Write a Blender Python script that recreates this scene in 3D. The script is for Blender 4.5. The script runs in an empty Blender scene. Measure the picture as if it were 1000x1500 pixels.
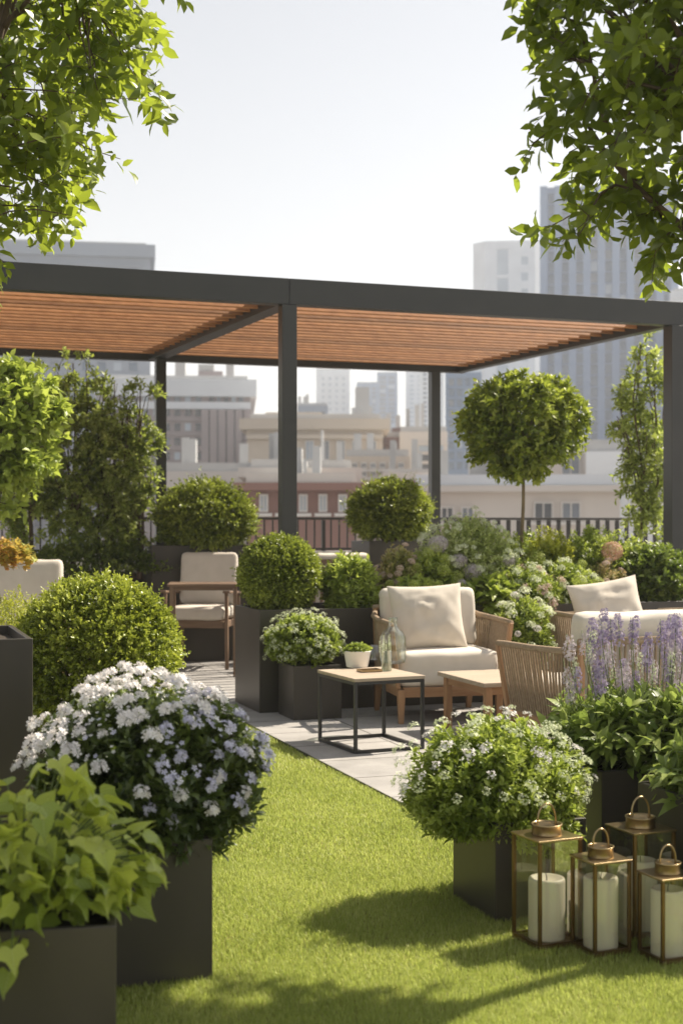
SKY_DUST,SKY_AIR,SKY_OZ,SKY_SAT,SKY_STR=1.2,1.1,1.0,.30,.074
SUN_STR,EXPO,HAZE=5.0,1.0,.0007
SLP,SLW,SLT=.21,.20,62
import bpy, bmesh, math, random
import numpy as np
from mathutils import Vector, Matrix, noise, Quaternion
R = math.radians
C = bpy.context.scene.collection
random.seed(7)
rng = np.random.default_rng(11)
F, CX, HY, EYE = 2000.0, 500.0, 768.0, 1.5
GA = R(19.4)                                    # the terrace grid is turned by this angle
U = Vector((math.cos(GA), math.sin(GA), 0)); V = Vector((-math.sin(GA), math.cos(GA), 0))
def X(px, Y): return (px-CX)*Y/F
def Z(py, Y): return EYE-(py-HY)*Y/F

# ------------------------------------------------------------------ objects
def thing(name, label, cat, loc=(0,0,0), rz=0, group=None):
    o = bpy.data.objects.new(name, None); C.objects.link(o)
    o.empty_display_size = .1
    o.location = loc; o.rotation_euler = (0,0,rz); o['label'] = label; o['category'] = cat
    if group: o['group'] = group
    return o
def tag(o, label, cat, group=None):
    o['label'] = label; o['category'] = cat
    if group: o['group'] = group
    return o
def dup(root, loc=None, rz=None, label=None, group=None):
    m = {}
    def cp(o, par):
        c = o.copy(); C.objects.link(c); c.parent = par
        for ch in list(o.children): cp(ch, c)
        return c
    r = cp(root, None)
    if loc is not None: r.location = loc
    if rz is not None: r.rotation_euler = (0,0,rz)
    if label: r['label'] = label
    if group: r['group'] = group
    return r

class MB:
    def __init__(s): s.v=[]; s.f=[]
    def add(s, vs, fs):
        n=len(s.v); s.v += [tuple(v) for v in vs]; s.f += [tuple(i+n for i in f) for f in fs]; return s
    def box(s, c, d, rot=None, taper=None):
        x,y,z=[a/2 for a in d]; t = taper or (1,1)
        vs=[Vector((sx*x*(t[0] if sz<0 else 1), sy*y*(t[1] if sz<0 else 1), sz*z)) for sz in (-1,1) for sy in (-1,1) for sx in (-1,1)]
        if rot is not None:
            M = rot if isinstance(rot, Matrix) else Matrix.Rotation(rot,3,'Z')
            vs=[M@v for v in vs]
        c=Vector(c); vs=[v+c for v in vs]
        return s.add(vs,[(0,2,3,1),(4,5,7,6),(0,1,5,4),(2,6,7,3),(0,4,6,2),(1,3,7,5)])
    def bar(s, p0, p1, w, h, up=(0,0,1)):
        p0=Vector(p0); p1=Vector(p1); d=(p1-p0); L=d.length; d.normalize()
        up=Vector(up)
        if abs(d.dot(up))>.98: up=Vector((0,1,0))
        x=d.cross(up).normalized(); z=x.cross(d).normalized()
        vs=[]
        for p in (p0,p1):
            for a,b in ((-1,-1),(1,-1),(1,1),(-1,1)): vs.append(p+x*a*w/2+z*b*h/2)
        return s.add(vs,[(0,1,2,3),(7,6,5,4),(0,4,5,1),(1,5,6,2),(2,6,7,3),(3,7,4,0)])
    def tube(s, pts, r0, r1=None, n=6, cap=True):
        if r1 is None: r1=r0
        pts=[Vector(p) for p in pts]; k=len(pts); base=len(s.v)
        px=None
        for i,p in enumerate(pts):
            d=(pts[min(i+1,k-1)]-pts[max(i-1,0)])
            if d.length<1e-9: d=Vector((0,0,1))
            d.normalize()
            if px is None:
                a=Vector((0,0,1)) if abs(d.z)<.9 else Vector((1,0,0)); px=d.cross(a).normalized()
            else:
                px=(px-d*px.dot(d)); 
                if px.length<1e-6: px=d.cross(Vector((1,0,.3)))
                px.normalize()
            py=d.cross(px); t=i/max(1,k-1)
            r = r0[i] if isinstance(r0,(list,tuple)) else r0+(r1-r0)*t
            for j in range(n):
                a=2*math.pi*j/n; s.v.append(tuple(p+px*math.cos(a)*r+py*math.sin(a)*r))
        for i in range(k-1):
            for j in range(n):
                a=base+i*n+j; b=base+i*n+(j+1)%n; s.f.append((a,b,b+n,a+n))
        if cap:
            s.f.append(tuple(base+j for j in reversed(range(n)))); s.f.append(tuple(base+(k-1)*n+j for j in range(n)))
        return s
    def lathe(s, prof, c=(0,0,0), n=28):
        base=len(s.v); c=Vector(c); k=len(prof)
        for r,z in prof:
            for j in range(n):
                a=2*math.pi*j/n; s.v.append((c.x+r*math.cos(a), c.y+r*math.sin(a), c.z+z))
        for i in range(k-1):
            for j in range(n):
                a=base+i*n+j; b=base+i*n+(j+1)%n; s.f.append((a,b,b+n,a+n))
        if prof[0][0]>1e-6: s.f.append(tuple(base+j for j in reversed(range(n))))
        if prof[-1][0]>1e-6: s.f.append(tuple(base+(k-1)*n+j for j in range(n)))
        return s
    def build(s, name, m, parent=None, smooth=False, bevel=0, seg=2, kind=None):
        me=bpy.data.meshes.new(name); me.from_pydata(s.v,[],s.f); me.update()
        if m: me.materials.append(m)
        if smooth: me.polygons.foreach_set('use_smooth',[True]*len(me.polygons))
        o=bpy.data.objects.new(name,me); C.objects.link(o)
        if parent: o.parent=parent
        if bevel:
            b=o.modifiers.new('b','BEVEL'); b.width=bevel; b.segments=seg; b.limit_method='ANGLE'; b.angle_limit=R(40)
            if smooth is False:
                me.polygons.foreach_set('use_smooth',[True]*len(me.polygons)); b.harden_normals=True
        if kind: o['kind']=kind
        return o

def np_mesh(name, verts, faces_list, m, parent=None, rnd=None, smooth=False):
    """verts (N,3); faces_list: list of int arrays (K,n)"""
    me=bpy.data.meshes.new(name)
    verts=np.ascontiguousarray(verts,dtype=np.float32)
    me.vertices.add(len(verts)); me.vertices.foreach_set('co',verts.ravel())
    loops=np.concatenate([f.ravel() for f in faces_list]).astype(np.int32)
    tot=np.concatenate([np.full(len(f),f.shape[1]) for f in faces_list]).astype(np.int32)
    start=np.concatenate([[0],np.cumsum(tot)[:-1]]).astype(np.int32)
    me.loops.add(len(loops)); me.loops.foreach_set('vertex_index',loops)
    me.polygons.add(len(tot)); me.polygons.foreach_set('loop_start',start)
    if smooth: me.polygons.foreach_set('use_smooth',np.ones(len(tot),dtype=bool))
    me.update(calc_edges=True)
    if rnd is not None:
        a=me.attributes.new('rnd','FLOAT','POINT'); a.data.foreach_set('value',np.ascontiguousarray(rnd,dtype=np.float32))
    if m: me.materials.append(m)
    o=bpy.data.objects.new(name,me); C.objects.link(o)
    if parent: o.parent=parent
    return o

# ------------------------------------------------------------------ materials
MT={}
def newmat(name):
    m=bpy.data.materials.new(name); m.use_nodes=True; nt=m.node_tree
    for n in list(nt.nodes): nt.nodes.remove(n)
    out=nt.nodes.new('ShaderNodeOutputMaterial'); return m,nt,out
def nd(nt,t,**k):
    n=nt.nodes.new(t)
    for a,b in k.items():
        if a=='_in':
            for i,v in b.items(): n.inputs[i].default_value=v
        else: setattr(n,a,b)
    return n
def c4(c): return (c[0],c[1],c[2],1)
def solid(name, c1, c2=None, rough=.6, scale=4, metal=0, bump=0, bscale=80, spec=.5, stretch=(1,1,1), detail=4, bdist=.002, rvar=0):
    m,nt,out=newmat(name); L=nt.links
    b=nd(nt,'ShaderNodeBsdfPrincipled'); L.new(b.outputs[0],out.inputs[0])
    b.inputs['Roughness'].default_value=rough; b.inputs['Metallic'].default_value=metal; b.inputs['Specular IOR Level'].default_value=spec
    tc=nd(nt,'ShaderNodeTexCoord'); mp=nd(nt,'ShaderNodeMapping'); mp.inputs['Scale'].default_value=stretch
    L.new(tc.outputs['Object'],mp.inputs[0])
    n=nd(nt,'ShaderNodeTexNoise'); n.inputs['Scale'].default_value=scale; n.inputs['Detail'].default_value=detail; L.new(mp.outputs[0],n.inputs[0])
    r=nd(nt,'ShaderNodeValToRGB'); r.color_ramp.elements[0].color=c4(c1); r.color_ramp.elements[1].color=c4(c2 or c1)
    r.color_ramp.elements[0].position=.3; r.color_ramp.elements[1].position=.7
    L.new(n.outputs[0],r.inputs[0]); L.new(r.outputs[0],b.inputs['Base Color'])
    if rvar:
        mr=nd(nt,'ShaderNodeMapRange'); mr.inputs['To Min'].default_value=rough-rvar; mr.inputs['To Max'].default_value=rough+rvar
        L.new(n.outputs[0],mr.inputs[0]); L.new(mr.outputs[0],b.inputs['Roughness'])
    if bump:
        n2=nd(nt,'ShaderNodeTexNoise'); n2.inputs['Scale'].default_value=bscale; n2.inputs['Detail'].default_value=3; L.new(mp.outputs[0],n2.inputs[0])
        bp=nd(nt,'ShaderNodeBump'); bp.inputs['Strength'].default_value=bump; bp.inputs['Distance'].default_value=bdist
        L.new(n2.outputs[0],bp.inputs['Height']); L.new(bp.outputs[0],b.inputs['Normal'])
    MT[name]=m; return m
def leafmat(name, stops, trans=(.3,.5,.05), tmix=.35, rough=.42, spec=.4, veins=False):
    m,nt,out=newmat(name); L=nt.links
    at=nd(nt,'ShaderNodeAttribute',attribute_name='rnd')
    r=nd(nt,'ShaderNodeValToRGB'); cr=r.color_ramp
    cr.elements[0].color=c4(stops[0]); cr.elements[1].color=c4(stops[-1]); cr.elements[0].position=0; cr.elements[1].position=1
    for i,s in enumerate(stops[1:-1]):
        e=cr.elements.new((i+1)/(len(stops)-1)); e.color=c4(s)
    L.new(at.outputs['Fac'],r.inputs[0])
    b=nd(nt,'ShaderNodeBsdfPrincipled'); b.inputs['Roughness'].default_value=rough; b.inputs['Specular IOR Level'].default_value=spec
    col=r.outputs[0]
    if veins:
        lu=nd(nt,'ShaderNodeAttribute',attribute_name='luv'); sx=nd(nt,'ShaderNodeSeparateXYZ'); L.new(lu.outputs['Vector'],sx.inputs[0])
        ax=nd(nt,'ShaderNodeMath',operation='ABSOLUTE'); L.new(sx.outputs[0],ax.inputs[0])
        ya=nd(nt,'ShaderNodeMath',operation='MULTIPLY_ADD'); ya.inputs[1].default_value=-1.15; L.new(ax.outputs[0],ya.inputs[0]); L.new(sx.outputs[1],ya.inputs[2])
        pg=nd(nt,'ShaderNodeMath',operation='PINGPONG'); pg.inputs[1].default_value=.085; L.new(ya.outputs[0],pg.inputs[0])
        a1=nd(nt,'ShaderNodeMapRange'); a1.inputs['From Min'].default_value=.018; a1.inputs['From Max'].default_value=.004; L.new(pg.outputs[0],a1.inputs[0])
        a2=nd(nt,'ShaderNodeMapRange'); a2.inputs['From Min'].default_value=.028; a2.inputs['From Max'].default_value=.008; L.new(ax.outputs[0],a2.inputs[0])
        mxm=nd(nt,'ShaderNodeMath',operation='MAXIMUM'); L.new(a1.outputs[0],mxm.inputs[0]); L.new(a2.outputs[0],mxm.inputs[1])
        sc_=nd(nt,'ShaderNodeMath',operation='MULTIPLY'); sc_.inputs[1].default_value=.45; L.new(mxm.outputs[0],sc_.inputs[0])
        vm=nd(nt,'ShaderNodeMix',data_type='RGBA'); L.new(sc_.outputs[0],vm.inputs[0]); L.new(r.outputs[0],vm.inputs[6]); vm.inputs[7].default_value=(.62,.68,.25,1); col=vm.outputs[2]
        nn_=nd(nt,'ShaderNodeTexNoise'); nn_.inputs['Scale'].default_value=5; L.new(lu.outputs['Vector'],nn_.inputs[0])
        bp=nd(nt,'ShaderNodeBump'); bp.inputs['Strength'].default_value=.7; bp.inputs['Distance'].default_value=.003; bp.invert=True
        L.new(mxm.outputs[0],bp.inputs['Height']); L.new(bp.outputs[0],b.inputs['Normal'])
    L.new(col,b.inputs['Base Color'])
    t=nd(nt,'ShaderNodeBsdfTranslucent')
    mx=nd(nt,'ShaderNodeMix',data_type='RGBA',blend_type='MIX'); mx.inputs[0].default_value=.5
    L.new(col,mx.inputs[6]); mx.inputs[7].default_value=c4(trans); L.new(mx.outputs[2],t.inputs[0])
    ms=nd(nt,'ShaderNodeMixShader'); ms.inputs[0].default_value=tmix
    L.new(b.outputs[0],ms.inputs[1]); L.new(t.outputs[0],ms.inputs[2]); L.new(ms.outputs[0],out.inputs[0])
    MT[name]=m; return m
def wood(name, c1, c2, rough=.55, scale=3, stretch=(14,1,14), spec=.35):
    return solid(name,c1,c2,rough,scale,bump=.25,bscale=6,stretch=stretch,detail=8,spec=spec,bdist=.003,rvar=.08)
def glassmat(name, tint=(.93,.96,.94), refl=.12, tr=1.0):
    m,nt,out=newmat(name); L=nt.links
    a=nd(nt,'ShaderNodeBsdfTransparent'); a.inputs[0].default_value=c4(tint)
    g=nd(nt,'ShaderNodeBsdfGlossy'); g.inputs['Roughness'].default_value=.03
    fr=nd(nt,'ShaderNodeLayerWeight'); fr.inputs['Blend'].default_value=.35
    ml=nd(nt,'ShaderNodeMath',operation='MULTIPLY_ADD'); ml.inputs[1].default_value=.55; ml.inputs[2].default_value=refl
    L.new(fr.outputs['Fresnel'],ml.inputs[0])
    ms=nd(nt,'ShaderNodeMixShader'); L.new(ml.outputs[0],ms.inputs[0]); L.new(a.outputs[0],ms.inputs[1]); L.new(g.outputs[0],ms.inputs[2])
    L.new(ms.outputs[0],out.inputs[0]); MT[name]=m; return m

solid('planter',(.034,.029,.023),(.072,.061,.048),rough=.40,scale=1.6,stretch=(1,1,.45),bump=.12,bscale=260,bdist=.0006,rvar=.07)
solid('steel',(.022,.022,.021),(.03,.03,.028),rough=.4,scale=5,rvar=.06)
solid('pergola',(.032,.033,.031),(.04,.04,.037),rough=.38,scale=3,rvar=.05)
solid('soil',(.018,.012,.008),(.05,.035,.022),rough=.95,scale=30,bump=1,bscale=60,bdist=.01)
solid('fabric',(.62,.565,.49),(.68,.62,.545),rough=.92,scale=9,bump=.5,bscale=420,bdist=.0012,spec=.15)
solid('pillow',(.57,.515,.44),(.63,.57,.49),rough=.92,scale=9,bump=.55,bscale=380,bdist=.0014,spec=.15)
wood('pale_wood_x',(.36,.285,.21),(.47,.39,.30),stretch=(1,14,14))
wood('teak',(.30,.165,.085),(.42,.25,.135))
wood('teak_x',(.30,.165,.085),(.42,.25,.135),stretch=(1,14,14))
wood('teak_z',(.30,.165,.085),(.42,.25,.135),stretch=(14,14,1))
wood('dark_teak_x',(.16,.10,.065),(.25,.165,.105),stretch=(1,14,14))
wood('dark_teak',(.16,.10,.065),(.25,.165,.105),stretch=(14,14,1))
wood('slat',(.35,.155,.062),(.52,.255,.11),stretch=(.7,9,9),scale=3)
wood('bark',(.07,.05,.035),(.15,.11,.075),rough=.9,stretch=(8,8,1.5),scale=4)
wood('pale_bark',(.16,.12,.07),(.27,.21,.13),rough=.9,stretch=(8,8,1.5),scale=4)
solid('rope',(.27,.20,.135),(.37,.285,.20),rough=.9,scale=40,bump=.8,bscale=300,bdist=.002,spec=.1)
solid('brass',(.32,.235,.125),(.42,.32,.18),rough=.32,scale=12,metal=1,bump=.15,bscale=90,rvar=.12)
solid('bronze',(.16,.10,.045),(.24,.155,.07),rough=.38,scale=10,metal=1,rvar=.1)
solid('wax',(.88,.79,.60),(.90,.83,.66),rough=.5,scale=4,spec=.4)
MT['wax'].node_tree.nodes['Principled BSDF'].inputs['Subsurface Weight'].default_value=.15
MT['wax'].node_tree.nodes['Principled BSDF'].inputs['Subsurface Radius'].default_value=(.03,.02,.012)
solid('wick',(.02,.018,.015),rough=.9)
solid('ceramic',(.78,.76,.72),(.82,.80,.77),rough=.35,scale=5)
solid('railing',(.02,.017,.015),(.03,.026,.022),rough=.5)
solid('wicker_wall',(.4,.4,.4),rough=.8)
glassmat('glass',(.97,.985,.965),.085); glassmat('bottle',(.93,.97,.91),.10)
solid('stem',(.09,.13,.035),(.14,.18,.05),rough=.6)
solid('dark_stem',(.05,.045,.02),(.09,.075,.035),rough=.8)

# leaves
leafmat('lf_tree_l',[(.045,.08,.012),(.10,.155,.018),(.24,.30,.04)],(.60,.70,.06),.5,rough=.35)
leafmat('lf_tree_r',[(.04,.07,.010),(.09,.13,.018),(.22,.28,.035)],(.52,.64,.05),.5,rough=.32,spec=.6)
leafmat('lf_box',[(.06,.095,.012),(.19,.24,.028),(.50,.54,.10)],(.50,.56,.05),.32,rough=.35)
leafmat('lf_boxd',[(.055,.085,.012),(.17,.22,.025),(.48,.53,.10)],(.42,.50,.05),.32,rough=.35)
leafmat('lf_hedge',[(.08,.125,.025),(.24,.30,.06),(.50,.55,.18)],(.55,.65,.10),.48,rough=.38)
leafmat('lf_bright',[(.20,.27,.04),(.32,.40,.07),(.46,.52,.13)],(.6,.7,.1),.45)
leafmat('lf_standard',[(.06,.095,.013),(.19,.24,.03),(.46,.50,.10)],(.5,.6,.06),.38)
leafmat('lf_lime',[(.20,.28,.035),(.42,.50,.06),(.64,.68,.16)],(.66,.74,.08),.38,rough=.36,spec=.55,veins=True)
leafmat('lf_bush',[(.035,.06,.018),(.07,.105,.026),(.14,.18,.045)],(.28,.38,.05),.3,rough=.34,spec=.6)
leafmat('lf_fresh',[(.10,.155,.02),(.23,.30,.04),(.46,.52,.12)],(.5,.6,.08),.38)
leafmat('lf_yellow',[(.22,.25,.02),(.36,.40,.04),(.52,.54,.10)],(.65,.65,.08),.4)
leafmat('lf_dark',[(.05,.085,.016),(.12,.17,.03),(.28,.34,.07)],(.3,.42,.05),.32)
leafmat('lf_pale',[(.30,.37,.08),(.48,.55,.19),(.68,.72,.38)],(.6,.68,.25),.38)
leafmat('lf_salvia',[(.08,.13,.032),(.18,.25,.05),(.38,.44,.12)],(.42,.55,.1),.36,rough=.4)
leafmat('lf_maple',[(.40,.09,.04),(.48,.34,.08),(.42,.46,.10)],(.7,.4,.08),.4)
leafmat('lf_russet',[(.20,.26,.05),(.34,.36,.09),(.50,.40,.20)],(.5,.35,.15),.3)
leafmat('lf_grass',[(.22,.28,.06),(.40,.45,.10),(.68,.69,.30)],(.60,.70,.15),.42,rough=.5,spec=.3)
solid('turf',(.16,.16,.03),(.24,.23,.05),rough=.95,scale=60,bump=.6,bscale=120,bdist=.006)
leafmat('fl_white',[(.74,.70,.68),(.84,.81,.79),(.88,.87,.85)],(.8,.76,.74),.2,rough=.6,spec=.2)
leafmat('fl_cream',[(.55,.62,.36),(.70,.74,.50),(.80,.82,.66)],(.7,.76,.5),.25,rough=.6,spec=.2)
leafmat('fl_lilac',[(.50,.49,.64),(.64,.63,.77),(.78,.77,.85)],(.55,.56,.78),.2,rough=.6,spec=.2)
leafmat('fl_purple',[(.24,.19,.31),(.38,.32,.47),(.58,.53,.65)],(.4,.3,.5),.2,rough=.6,spec=.2)
leafmat('fl_allium',[(.44,.37,.42),(.60,.53,.57),(.76,.70,.72)],(.5,.42,.5),.2,rough=.6,spec=.2)
leafmat('fl_pink',[(.48,.24,.17),(.60,.34,.26),(.72,.50,.40)],(.6,.35,.28),.2,rough=.6,spec=.2)
leafmat('fl_dusty',[(.50,.33,.27),(.64,.48,.40),(.74,.66,.54)],(.5,.35,.28),.2,rough=.6,spec=.2)
leafmat('fl_lime',[(.36,.44,.07),(.50,.58,.12),(.64,.70,.25)],(.6,.7,.15),.3,rough=.6,spec=.2)
# ------------------------------------------------------------------ leaves, as real little faces
class T: pass
def tmpl(v, f):
    t=T(); t.v=np.array(v,dtype=np.float32); t.f=[]
    for n in (3,4):
        g=[x for x in f if len(x)==n]
        if g: t.f.append(np.array(g,dtype=np.int64))
    return t
OVATE=tmpl([(0,0,0),(.20,.28,.06),(0,.33,-.02),(-.20,.28,.06),(.19,.62,.04),(0,.66,-.05),(-.19,.62,.04),(0,1,-.16)],
           [(0,1,2),(0,2,3),(2,1,4,5),(3,2,5,6),(5,4,7),(6,5,7)])
SMALL=tmpl([(0,0,0),(.24,.5,.07),(0,1,-.05),(-.24,.5,.07)],[(0,1,2),(0,2,3)])
ROUND=tmpl([(0,0,0),(.30,.3,.06),(.26,.72,.05),(0,1,-.05),(-.26,.72,.05),(-.30,.3,.06)],[(0,1,2,3),(0,3,4,5)])
LANCE=tmpl([(0,0,0),(.11,.25,.05),(0,.28,0),(-.11,.25,.05),(.12,.6,.02),(0,.62,-.04),(-.12,.6,.02),(0,1,-.24)],
           [(0,1,2),(0,2,3),(2,1,4,5),(3,2,5,6),(5,4,7),(6,5,7)])
_h=[(.20,-.13,.03),(.38,-.06,.03),(.42,.12,.03),(.50,.34,-.04),(.24,.50,.05),(.11,.76,.0)]
_m=[(0,.02,0),(0,.15,-.01),(0,.3,-.02),(0,.5,-.03),(0,.7,-.06),(0,1.02,-.2)]
_v=_m+_h+[(-x,y,z) for x,y,z in _h]; _f=[]
for s,o in ((1,6),(-1,12)):
    q=[(0,o,1),(o,o+1,1),(1,o+1,o+2),(1,o+2,2),(2,o+2,o+3),(2,o+3,3),(3,o+3,o+4),(3,o+4,4),(4,o+4,o+5),(4,o+5,5)]
    _f += [x if s<0 else x[::-1] for x in q]
LOBED=tmpl([(x,y,z+.16*abs(x)) for x,y,z in _v],_f)
_h=[(.24,-.12,.03),(.40,.0,.06),(.42,.2,.07),(.34,.42,.04),(.20,.64,.02),(.09,.82,.0)]
HEART=tmpl([(x,y,z+.25*abs(x)) for x,y,z in _m+_h+[(-x,y,z) for x,y,z in _h]],_f)
_v=[(0,0,0)]; _f=[]
for k in range(5):
    a=2*math.pi*k/5
    for da,r,z in ((-.42,.75,.12),(0,1,.22),(.42,.75,.12)): _v.append((math.sin(a+da)*r*.5,math.cos(a+da)*r*.5,z*.6))
    b=1+3*k; _f += [(0,b,b+1,b+2)]
FLORET=tmpl(_v,_f)
_v=[(0,0,0)]; _f=[]
for k in range(4):
    a=2*math.pi*k/4+.4
    for da,r,z in ((-.5,.7,.15),(.5,.7,.15)): _v.append((math.sin(a+da)*r*.5,math.cos(a+da)*r*.5,z*.6))
    b=1+2*k; _f += [(0,b,b+1)]
STAR=tmpl(_v,_f)

def nrm(a): return a/np.maximum(np.linalg.norm(a,axis=-1,keepdims=True),1e-9)
def leaves(name, m, parent, P, D, N, S, tp, rnd=None, smooth=False, wide=1.0):
    P=np.asarray(P,dtype=np.float64); D=nrm(np.asarray(D,dtype=np.float64)); N=np.asarray(N,dtype=np.float64)
    n=len(P); S=np.broadcast_to(np.asarray(S,dtype=np.float64),(n,))
    Xa=nrm(np.cross(D,N)); Ua=np.cross(Xa,D)
    t=tp.v; k=len(t)
    bend=rng.uniform(.3,1.7,n)[:,None,None]
    V_=P[:,None]+S[:,None,None]*(wide*t[None,:,0,None]*Xa[:,None]+t[None,:,1,None]*D[:,None]+bend*t[None,:,2,None]*Ua[:,None])
    off=(np.arange(n)*k)[:,None,None]
    fl=[(f[None]+off).reshape(-1,f.shape[1]) for f in tp.f]
    if rnd is None: rnd=rng.random(n)
    o=np_mesh(name,V_.reshape(-1,3),fl,m,parent,np.repeat(rnd,k),smooth)
    if tp is LOBED or tp is HEART:
        at=o.data.attributes.new('luv','FLOAT_VECTOR','POINT'); lu=np.tile(t,(n,1)).astype(np.float32); at.data.foreach_set('vector',lu.ravel())
    return o

def rdirs(n):
    return nrm(rng.normal(size=(n,3)))
def shoot_leaves(B, D, L, nl, size, spread=.9, up=.6, droop=0.0, svar=.3, start=.1):
    """B bases (n,3), D dirs, L lengths -> arrays of leaf pos, dir, normal, size"""
    n=len(B); D=nrm(D)
    a=rdirs(n); p1=nrm(np.cross(D,a)); p2=np.cross(D,p1)
    j=np.arange(nl); th=j*2.4+rng.uniform(0,6.28,(n,1)); t=start+(1-start)*(j+.5)/nl
    t=np.broadcast_to(t,(n,nl))
    pos=B[:,None]+D[:,None]*(t*np.reshape(L,(n,1)))[...,None]
    pos=pos+np.array([0,0,-1])*(droop*(t**2)*np.reshape(L,(n,1)))[...,None]
    rad=np.cos(th)[...,None]*p1[:,None]+np.sin(th)[...,None]*p2[:,None]
    sp=spread*(1.15-.7*t)[...,None]
    ld=nrm(rad*sp+D[:,None]*.6+rng.normal(size=(n,nl,3))*.18)
    nn=nrm(np.array([0,0,1.0])*up+D[:,None]*.5+rng.normal(size=(n,nl,3))*.35)
    sz=size*rng.uniform(1-svar,1+svar,(n,nl))*(1.05-.35*np.abs(t-.4))
    return pos.reshape(-1,3),ld.reshape(-1,3),nn.reshape(-1,3),sz.reshape(-1)

def nz(P,s,seed=0):
    return np.array([noise.noise(Vector((float(p[0])*s+seed,float(p[1])*s-seed,float(p[2])*s+seed*.7))) for p in P])

def flower_head(tp, m, r, n, fs, flat=.7, name='flower_head', seed=0):
    """one mesh datablock of many florets over a dome"""
    n=int(n*1.9); i=np.arange(n)+.5; cz=1-1.3*i/n; th=np.pi*(1+5**.5)*i; sz=np.sqrt(1-cz**2)
    d=nrm(np.stack([np.cos(th)*sz,np.sin(th)*sz,cz],1)+rng.normal(size=(n,3))*.09)
    P=d*r*np.array([1,1,flat])*rng.uniform(.85,1.05,(n,1))
    a=nrm(np.cross(d,rdirs(n)))
    o=leaves(name,m,None,P,a,d,fs*rng.uniform(.8,1.2,n),tp)
    # shift so floret centres sit at P : template is centred already
    me=o.data; bpy.data.objects.remove(o); return me
def loose_head(tp,m,r,n,fs,flat=.5):
    d=rng.normal(size=(n,2)); d=d/np.linalg.norm(d,axis=1)[:,None]*np.sqrt(rng.random(n))[:,None]
    z=flat*(1-(d**2).sum(1)*.9)+rng.normal(size=n)*.16; P=np.stack([d[:,0],d[:,1],z],1)*r
    N=nrm(np.stack([d[:,0],d[:,1],np.ones(n)*.9],1)+rng.normal(size=(n,3))*.35)
    o=leaves('head',m,None,P,nrm(np.cross(N,rdirs(n))),N,fs*rng.uniform(.7,1.3,n),tp); me=o.data; bpy.data.objects.remove(o); return me
def globe_head(tp,m,r,n,fs):
    i=np.arange(n)+.5; ph=np.arccos(1-2*i/n); th=np.pi*(1+5**.5)*i
    d=np.stack([np.cos(th)*np.sin(ph),np.sin(th)*np.sin(ph),np.cos(ph)],1)
    P=d*r*rng.uniform(.9,1.06,(n,1)); a=nrm(np.cross(d,rdirs(n)))
    o=leaves('head',m,None,P,a,d,fs*rng.uniform(.8,1.2,n),tp)
    me=o.data; bpy.data.objects.remove(o); return me
def put(me, name, parent, loc, rot=(0,0,0), s=1, label=None):
    o=bpy.data.objects.new(name,me); C.objects.link(o); o.parent=parent; o.location=loc; o.rotation_euler=rot
    o.scale=(s,s,s) if not isinstance(s,tuple) else s
    if label: o['label']=label
    return o

def ball_shrub(t, c, rx, rz, n, size, m, core='lf_dark', bump_=.05, tp=SMALL, nl=6, L=.06, zlo=-1, stem_to=None, seed=0, tufts=.0):
    """clipped shrub: a shell of short leafy shoots all over, twiggy mass inside"""
    d=rdirs(n); d=d[d[:,2]>zlo]; n=len(d)
    k=1+bump_*nz(d,2.3,seed)+bump_*.7*nz(d,6,seed+5)
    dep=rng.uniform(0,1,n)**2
    rad=(k-.14*dep)[:,None]
    B=np.array(c)+d*rad*np.array([rx,rx,rz])-d*L
    dd=nrm(d+rng.normal(size=(n,3))*.35+np.array([0,0,.25]))
    Ls=L*rng.uniform(.6,1.5,n)*(1+tufts*(rng.random(n)>.93))
    P,D,N,S=shoot_leaves(B,dd,Ls,nl,size,spread=.8,up=.35)
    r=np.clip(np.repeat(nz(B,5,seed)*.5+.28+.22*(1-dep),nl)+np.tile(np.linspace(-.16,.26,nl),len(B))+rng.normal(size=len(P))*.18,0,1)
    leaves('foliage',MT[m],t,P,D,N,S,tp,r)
    # inner leafy mass
    n2=n//4; d2=rdirs(n2); d2=d2[d2[:,2]>zlo]
    B2=np.array(c)+d2*np.array([rx,rx,rz])*rng.uniform(.6,.85,(len(d2),1))
    P,D,N,S=shoot_leaves(B2,nrm(d2+rdirs(len(d2))*.6),np.full(len(d2),L*1.5),nl,size*1.5,up=.4)
    leaves('inner_foliage',MT[m],t,P,D,N,S,SMALL)
    mb=MB(); st=stem_to if stem_to is not None else c[2]-rz*.9
    for i in range(26):
        e=Vector(c)+Vector(rdirs(1)[0])*rx*.8; s=Vector((c[0]+random.uniform(-.04,.04),c[1]+random.uniform(-.04,.04),st))
        if e.z<st: e.z=c[2]
        mid=(s+e)/2+Vector((0,0,.06)); mb.tube([s,mid,e],.012,.003,5)
    mb.build('branches',MT['bark'],t,True)

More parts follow.
